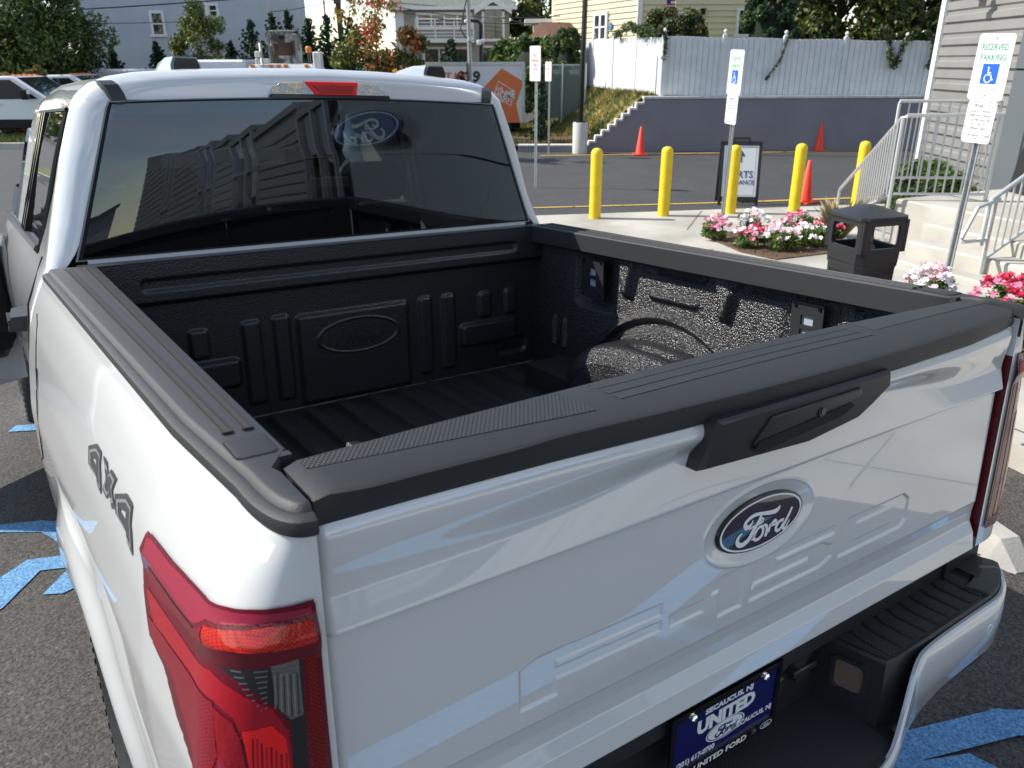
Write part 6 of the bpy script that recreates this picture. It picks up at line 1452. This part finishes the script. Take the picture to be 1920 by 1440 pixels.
def pickup(label,x,y,rz=0,group='white pickups parked across the street'):
    t=side_vehicle('parked_pickup',label,x,y,-.50,pk,1.98,vw,wn,(-2.0,1.95),rz,group=group)
    b=B(); b.loft([[(.74,-.84,1.89),(.74,.84,1.89),(1.60,.90,1.30),(1.60,-.90,1.30)],[(.755,-.84,1.905),(.755,.84,1.905),(1.615,.90,1.315),(1.615,-.90,1.315)]],hglass); b.build('windshield',t)
    b=B(); b.box(-3.0,3.0,-1.02,-.97,.40,.66,blackg); b.box(-3.1,3.05,-.9,.9,.35,.6,dark); b.build('rocker_trim',t)
    for s_ in(-1,1):
        b=B(); b.box(1.0,1.22,s_*1.26-.10,s_*1.26+.10,1.26,1.56,blackg,.03); b.box(1.02,1.10,min(s_*.98,s_*1.2),max(s_*.98,s_*1.2),1.34,1.42,blackg); b.box(1.225,1.24,s_*1.26-.08,s_*1.26+.08,1.43,1.54,vw); b.build('door_mirror',t)
        b=B(); b.box(-.75,-.50,min(s_*.99,s_*1.03),max(s_*.99,s_*1.03),1.10,1.15,vw,.01); b.build('door_handle',t); b=B(); b.box(-.08,.17,min(s_*.99,s_*1.03),max(s_*.99,s_*1.03),1.09,1.14,vw,.01); b.build('door_handle',t)
    for yy in (-.6,-.3,0,.3,.6): b=B(); b.box(.45,.60,yy-.05,yy+.05,1.95,1.985,amber,.01); b.build('roof_marker_lamp',t)
    return t
q=aty(60,200,26); pickup('white crew cab pickup parked sideways at the left edge beyond the grass verge',q[0]-1.45,27.6)
q=aty(150,170,29); pickup('second white pickup mostly hidden behind the first, its windshield showing',q[0]-1.2,30.6)
def van(name,label,x,y,L_,H,W_,parts_):
    t=empty(name,label,'truck' if 'truck' in name else 'van',(x,y,-.5)); b=B(); b.box(0,L_,0,W_,.5,H,vw,.08); b.build('body',t,smooth=30)
    b=B(); b.box(.2,L_-.2,-.015,.0,H-.5,H-.47,sidd); b.box(L_*.38,L_*.38+.18,-.03,0,H-.42,H-.34,sidd); b.box(.1,L_-.1,.2,W_-.2,.3,.5,dark); b.build('body_trim',t)
    for wx_ in (L_*.2,L_*.8):
        b=B(); b.loft([[(wx_+r_*math.cos(a),q,.40+r_*math.sin(a)) for a in np.linspace(0,6.2832,25)[:-1]] for q,r_ in ((.0,.36),(.02,.4),(W_-.02,.4),(W_,.36))],rubber); b.build('wheel',t,smooth=35)
    return t
q0,q1=aty(84,130,34),aty(270,130,34); van('cargo_van','long white cargo van behind the two parked pickups',q0[0],34,q1[0]-q0[0],q0[2]+.5,2.0,[])
q0,q1=aty(352,112,33),aty(458,112,33); van('box_trailer','white enclosed trailer roof showing over the cab, left of the heavy truck',q0[0],33,q1[0]-q0[0],q0[2]+.5,2.1,[])['category']='trailer'
# heavy truck with stained sleeper
Y=29; x0,x1=aty(462,130,Y)[0],aty(585,130,Y)[0]; zt=aty(520,119,Y)[2]+.5
t=empty('heavy_truck','white heavy truck with amber roof lamps and a stained dark rear panel','truck',(x0,Y,-.5)); Lh=x1-x0
def lx(px,py=100): return aty(px,py,Y)[0]-x0
def lz(py,px=520): return aty(px,py,Y)[2]+.5
b=B(); b.loft([[(-.1,0,.6),(Lh+.1,0,.6),(Lh+.1,2,.6),(-.1,2,.6)],[(-.1,0,zt-.5),(Lh+.1,0,zt-.5),(Lh+.1,2,zt-.5),(-.1,2,zt-.5)],[(.05,.25,zt-.05),(Lh-.05,.25,zt-.05),(Lh-.05,2,zt-.05),(.05,2,zt-.05)],[(.25,.5,zt),(Lh-.25,.5,zt),(Lh-.25,1.9,zt),(.25,1.9,zt)]],vw); b.build('cab',t,smooth=30)
b=B(); b.loft([[(.10,-.01,zt-.50),(Lh-.10,-.01,zt-.50),(Lh-.2,.19,zt-.16),(.2,.19,zt-.16)],[(.10,.02,zt-.50),(Lh-.10,.02,zt-.50),(Lh-.2,.22,zt-.16),(.2,.22,zt-.16)]],hglass); b.build('windshield',t)
for px in (467,503,517,530,570):
    b=B(); b.box(lx(px)-.06,lx(px)+.06,.12,.30,zt-.12,zt-.03,amber,.01); b.build('roof_marker_lamp',t)
stain=mat('stained_metal',(.42,.41,.39),.6,var=(2.6,(.06,.045,.035),.42,.56)); rusty=mat('soot_brown',(.05,.028,.018),.9,var=(4,(.10,.06,.04),.4,.7))
b=B(); b.box(lx(499),lx(547),.6,1.5,.6,lz(62),stain,.03); b.build('rear_body_panel',t)
b=B(); b.box(lx(505),lx(540),.55,.61,lz(104),lz(79),rusty,.03); b.box(lx(517),lx(527),.50,.62,lz(72),lz(64),dark,.02); b.build('soot_patch',t)
b=B()
for k in range(9): b.tube([(lx(500+k*5),.6,lz(64)),(lx(501+k*5),.6,lz(56))],.03,sidd,4)
b.tube([(lx(498),.6,lz(57)),(lx(549),.6,lz(57))],.03,sidd,5); b.tube([(lx(497),.55,lz(120)),(lx(497),.55,lz(60))],.035,sidd,5); b.tube([(lx(549),.55,lz(120)),(lx(549),.55,lz(64))],.05,sidd,5); b.build('load_rack',t,fix=False)
b=B(); b.tube([(lx(488),.1,lz(122)),(lx(488),.1,lz(80))],.05,chrome,6); b.box(lx(477),lx(487),.0,.2,lz(108),lz(96),wtrim,.02); b.box(lx(475),lx(500),.1,.3,lz(120),lz(109),vw,.02); b.build('side_mirror',t,fix=False)
b=B(); b.tube([(lx(579),.0,lz(120)),(lx(579),.0,lz(98))],.05,blackg,6); b.lathe((lx(579),0,lz(99)),[(.10,0),(.10,.16),(.07,.2),(.001,.2)],amber,10); b.build('warning_beacon',t,smooth=30,fix=False)
b=B(); b.box(lx(584),lx(598),.1,.6,lz(140),lz(97),vw,.04); b.build('exhaust_box',t)
# yellow loader
Y=24; q0,q1=aty(706,128,Y),aty(792,128,Y); t=empty('yellow_loader','yellow machine roof just showing over the cab beside the maple','loader',(q0[0],Y,-.45)); Lh=q1[0]-q0[0]; H=q0[2]+.45
b=B(); b.loft([[(0,0,.6),(Lh,0,.6),(Lh,1.4,.6),(0,1.4,.6)],[(0,0,H-.35),(Lh,0,H-.35),(Lh,1.4,H-.35),(0,1.4,H-.35)],[(.25,.2,H-.02),(Lh-.1,.2,H+.06),(Lh-.1,1.2,H+.06),(.25,1.2,H-.02)]],mat('machine_yellow',(.75,.42,.02),.5,bump=(5,.3,.02))); b.build('body',t,smooth=20)
b=B(); b.loft([[(wx_+.4*math.cos(a),q,.4+.4*math.sin(a)) for a in np.linspace(0,6.2832,21)[:-1]] for wx_,q in ((.4,.1),(.4,1.3))],rubber); b.build('wheel',t)
# rental trailer with orange emblem
Y=26; q0,q1=aty(796,118,Y),aty(982,118,Y); zt=aty(900,122,Y)[2]+.5
t=empty('rental_trailer','white box truck body with an orange square emblem and rental price lettering','truck',(q0[0],Y,-.5)); Lh=q1[0]-q0[0]
def F_(px,py,o=.012):
    p=aty(px,py,Y); return (p[0]-q0[0],-o,p[2]+.5)
tw=mat('trailer_white',(.62,.63,.66),.5); ora=mat('emblem_orange',(.62,.15,.04),.5)
b=B(); b.box(0,Lh,0,2.2,.55,zt,tw); b.box(-.03,Lh+.03,-.03,2.23,zt,zt+.09,galv); b.box(Lh-.05,Lh+.04,-.03,.05,.55,zt,galv); b.build('box_body',t)
b=B(); b.ngon([F_(*p) for p in ((941,128),(981,153),(968,195),(975,230),(925,230),(905,165),(908,163))],ora)
b.ngon([F_(*p,.018) for p in ((934,151),(966,171),(958,199),(925,180))],tw); b.ngon([F_(*p,.020) for p in ((934,153),(965,172),(957,197),(927,180))],ora)
put_text(b,'HOME',.30,lambda u,v,w:(F_(946,178)[0]+u*.75,-.024,F_(946,178)[2]+v),tw,bold=.010); put_text(b,'THE',.13,lambda u,v,w:(F_(936,167)[0]+u,-.024,F_(936,167)[2]+v),tw,bold=.004); put_text(b,'DEPOT',.20,lambda u,v,w:(F_(946,188)[0]+u*.8,-.024,F_(946,188)[2]+v),tw,bold=.006)
b.build('orange_emblem',t,fix=False)
b=B(); orl=MATS['emblem_orange']; put_text(b,'RENT ME',.30,lambda u,v,w:(F_(838,144)[0]+u,-.012,F_(838,144)[2]+v),orl,bold=.008); put_text(b,'$29',.44,lambda u,v,w:(F_(879,145)[0]+u,-.012,F_(879,145)[2]+v),ink,bold=.014,sx=1.05); put_text(b,'START AT',.17,lambda u,v,w:(F_(846,153)[0]+u,-.012,F_(846,153)[2]+v),ink); put_text(b,'95',.3,lambda u,v,w:(F_(884,157)[0]+u,-.012,F_(884,157)[2]+v),ink,bold=.01)
b.build('price_lettering',t,fix=False)
b=B(); 
for wx_ in (.8,Lh-.8): b.loft([[(wx_+.42*math.cos(a),q,.42+.42*math.sin(a)) for a in np.linspace(0,6.2832,21)[:-1]] for q in (.05,2.1)],rubber)
b.box(.1,Lh-.1,.3,1.9,.35,.55,dark); b.build('wheel',t)
# poles and wires
q=aty(638,40,46); t=empty('utility_pole','brown utility pole with a black transformer against the sky','utility pole',(q[0],46,-.5)); b=B(); b.tube([(0,0,0),(-.1,0,12)],[.16,.12],mat('pole_wood',(.06,.06,.035),.9),8); b.build('pole',t,smooth=40); b=B(); b.cyl((-.08,0),.2,aty(638,7,46)[2]+.5,aty(638,-6,46)[2]+.5,blackg,12); b.build('transformer',t,smooth=40)
b=B(); b.tube([(-1.05,0,0),(-1.1,0,12)],.05,galv,6); o=b.build('guy_pole',smooth=40); o.location=(q[0]+.18,46.5,-.5); tag(o,'thin grey pole just left of the utility pole','pole')
q=aty(884,120,24); t=empty('camera_mast','slim silver mast with a drooping black cable and small white lamps before the tan house','pole',(q[0],24,-.5)); b=B(); b.tube([(0,0,0),(-.05,0,3.0),(-.10,0,7)],[.07,.06,.045],MATS['satin_silver'],10); b.build('mast',t,smooth=40)
Z=lambda py:aty(884,py,24)[2]+.5
b=B(); b.tube([(-.10,-.06,Z(0)),(-.20,-.06,Z(30)),(-.28,-.06,Z(55)),(-.15,-.06,Z(70)),(-.02,-.06,Z(72))],.016,blackg,5); b.tube([(-.12,-.06,Z(118)),(-.10,-.06,Z(150))],.03,blackg,5); b.build('cable',t,smooth=60)
b=B(); b.lathe((-.12,-.1,Z(40)),[(.001,-.05),(.05,-.03),(.05,.03),(.001,.05)],white,10); b.build('lamp_head',t,smooth=40); b=B(); b.lathe((.22,-.1,Z(80)),[(.001,-.08),(.07,-.05),(.07,.05),(.001,.08)],white,10); b.lathe((.33,-.1,Z(77)),[(.001,-.06),(.05,-.04),(.05,.04),(.001,.06)],white,10); b.tube([(0,0,Z(74)),(.22,-.08,Z(77))],.02,galv,5); b.lathe((-.02,-.05,Z(73)),[(.001,-.06),(.09,-.05),(.09,.05),(.001,.06)],galv,10); b.build('lamp_head',t,smooth=40)
q=aty(903,100,30); t=empty('arm_lamp','black street lamp with a short curved arm before the tan house','street lamp',(q[0],30,-.5)); Z=lambda py:aty(903,py,30)[2]+.5
b=B(); b.tube([(0,0,0),(0,0,Z(46)),(-.08,0,Z(40)),(-.35,0,Z(38)),(-.62,0,Z(38))],[.09,.075,.06,.05,.07],blackg,8); b.build('post',t,smooth=40)
def wire(label,p,q,sag,r_=.015):
    P=[]
    o0=Vector(p)
    for i in range(13): f=i/12; P.append(tuple(Vector(p).lerp(Vector(q),f)-o0-Vector((0,0,sag*4*f*(1-f)))))
    b=B(); b.tube(P,r_,blackg,5); o=b.build('overhead_wire',smooth=60); o.location=o0; tag(o,label,'wire','overhead wires')
wire('thick black wire crossing in front of the grey house',tuple(aty(-60,28,31)),tuple(aty(520,-8,31)),.05,.022)
wire('thin wire running across the grey house below the thick one',tuple(aty(100,44,32)),tuple(aty(340,41,32)),.02,.012)
wire('wire sloping up from the conifers to the transformer',tuple(aty(470,22,45)),tuple(aty(636,-4,45)),.2)
wire('wire descending right from the transformer toward the maple',tuple(aty(640,-12,45)),tuple(aty(700,55,40)),.1,.02)
wire('second wire descending right of the first from the transformer',tuple(aty(665,-12,45)),tuple(aty(710,45,40)),.1,.02)
wire('upper wire between the tan house and the yellow house',tuple(aty(740,12,44)),tuple(aty(1050,30,38)),.25,.02)
wire('lower wire between the tan house and the yellow house',tuple(aty(740,20,44)),tuple(aty(1050,42,38)),.25,.02)
wire('lowest wire between the tan house and the yellow house',tuple(aty(930,30,44)),tuple(aty(1050,50,38)),.1,.016)
# pale warehouse far behind the camera (mirrored in the rear window)
b=B(); wp=RT@np.array([-1.0,-85.,0.])+TT; b.box(-9,9,-4,4,0,5.6,mat('warehouse_white',(.5,.49,.46),.8)); b.box(-9.2,9.2,-4.2,4.2,5.6,5.9,sidd); o=b.build('warehouse'); o.location=(wp[0],wp[1],-.5); tag(o,'pale flat roofed warehouse far behind the truck, mirrored at the left of its rear window','building')
b=B(); C=[(x,-95+6*math.sin(x*.4),3.5+1.5*math.sin(x*1.3)) for x in np.arange(-150,40,3.0)]; leaf_cloud(b,C,[4.5]*len(C),9000,.8,L_green,0,301,.2); o=b.build('added_horizon_woods',fix=False); o['kind']='stuff'  # woods added behind the camera to darken the mirrored horizon
# far wood
b=B(); C=[(x,70+5*math.sin(x),1.0+.8*math.sin(x*1.7)) for x in np.arange(-70,70,1.6)]; leaf_cloud(b,C,[2.2]*len(C),16000,.35,L_green,0,300,.2); o=b.build('far_woods',fix=False); o['kind']='stuff'
o=None
print('OBJECTS',len(bpy.data.objects))
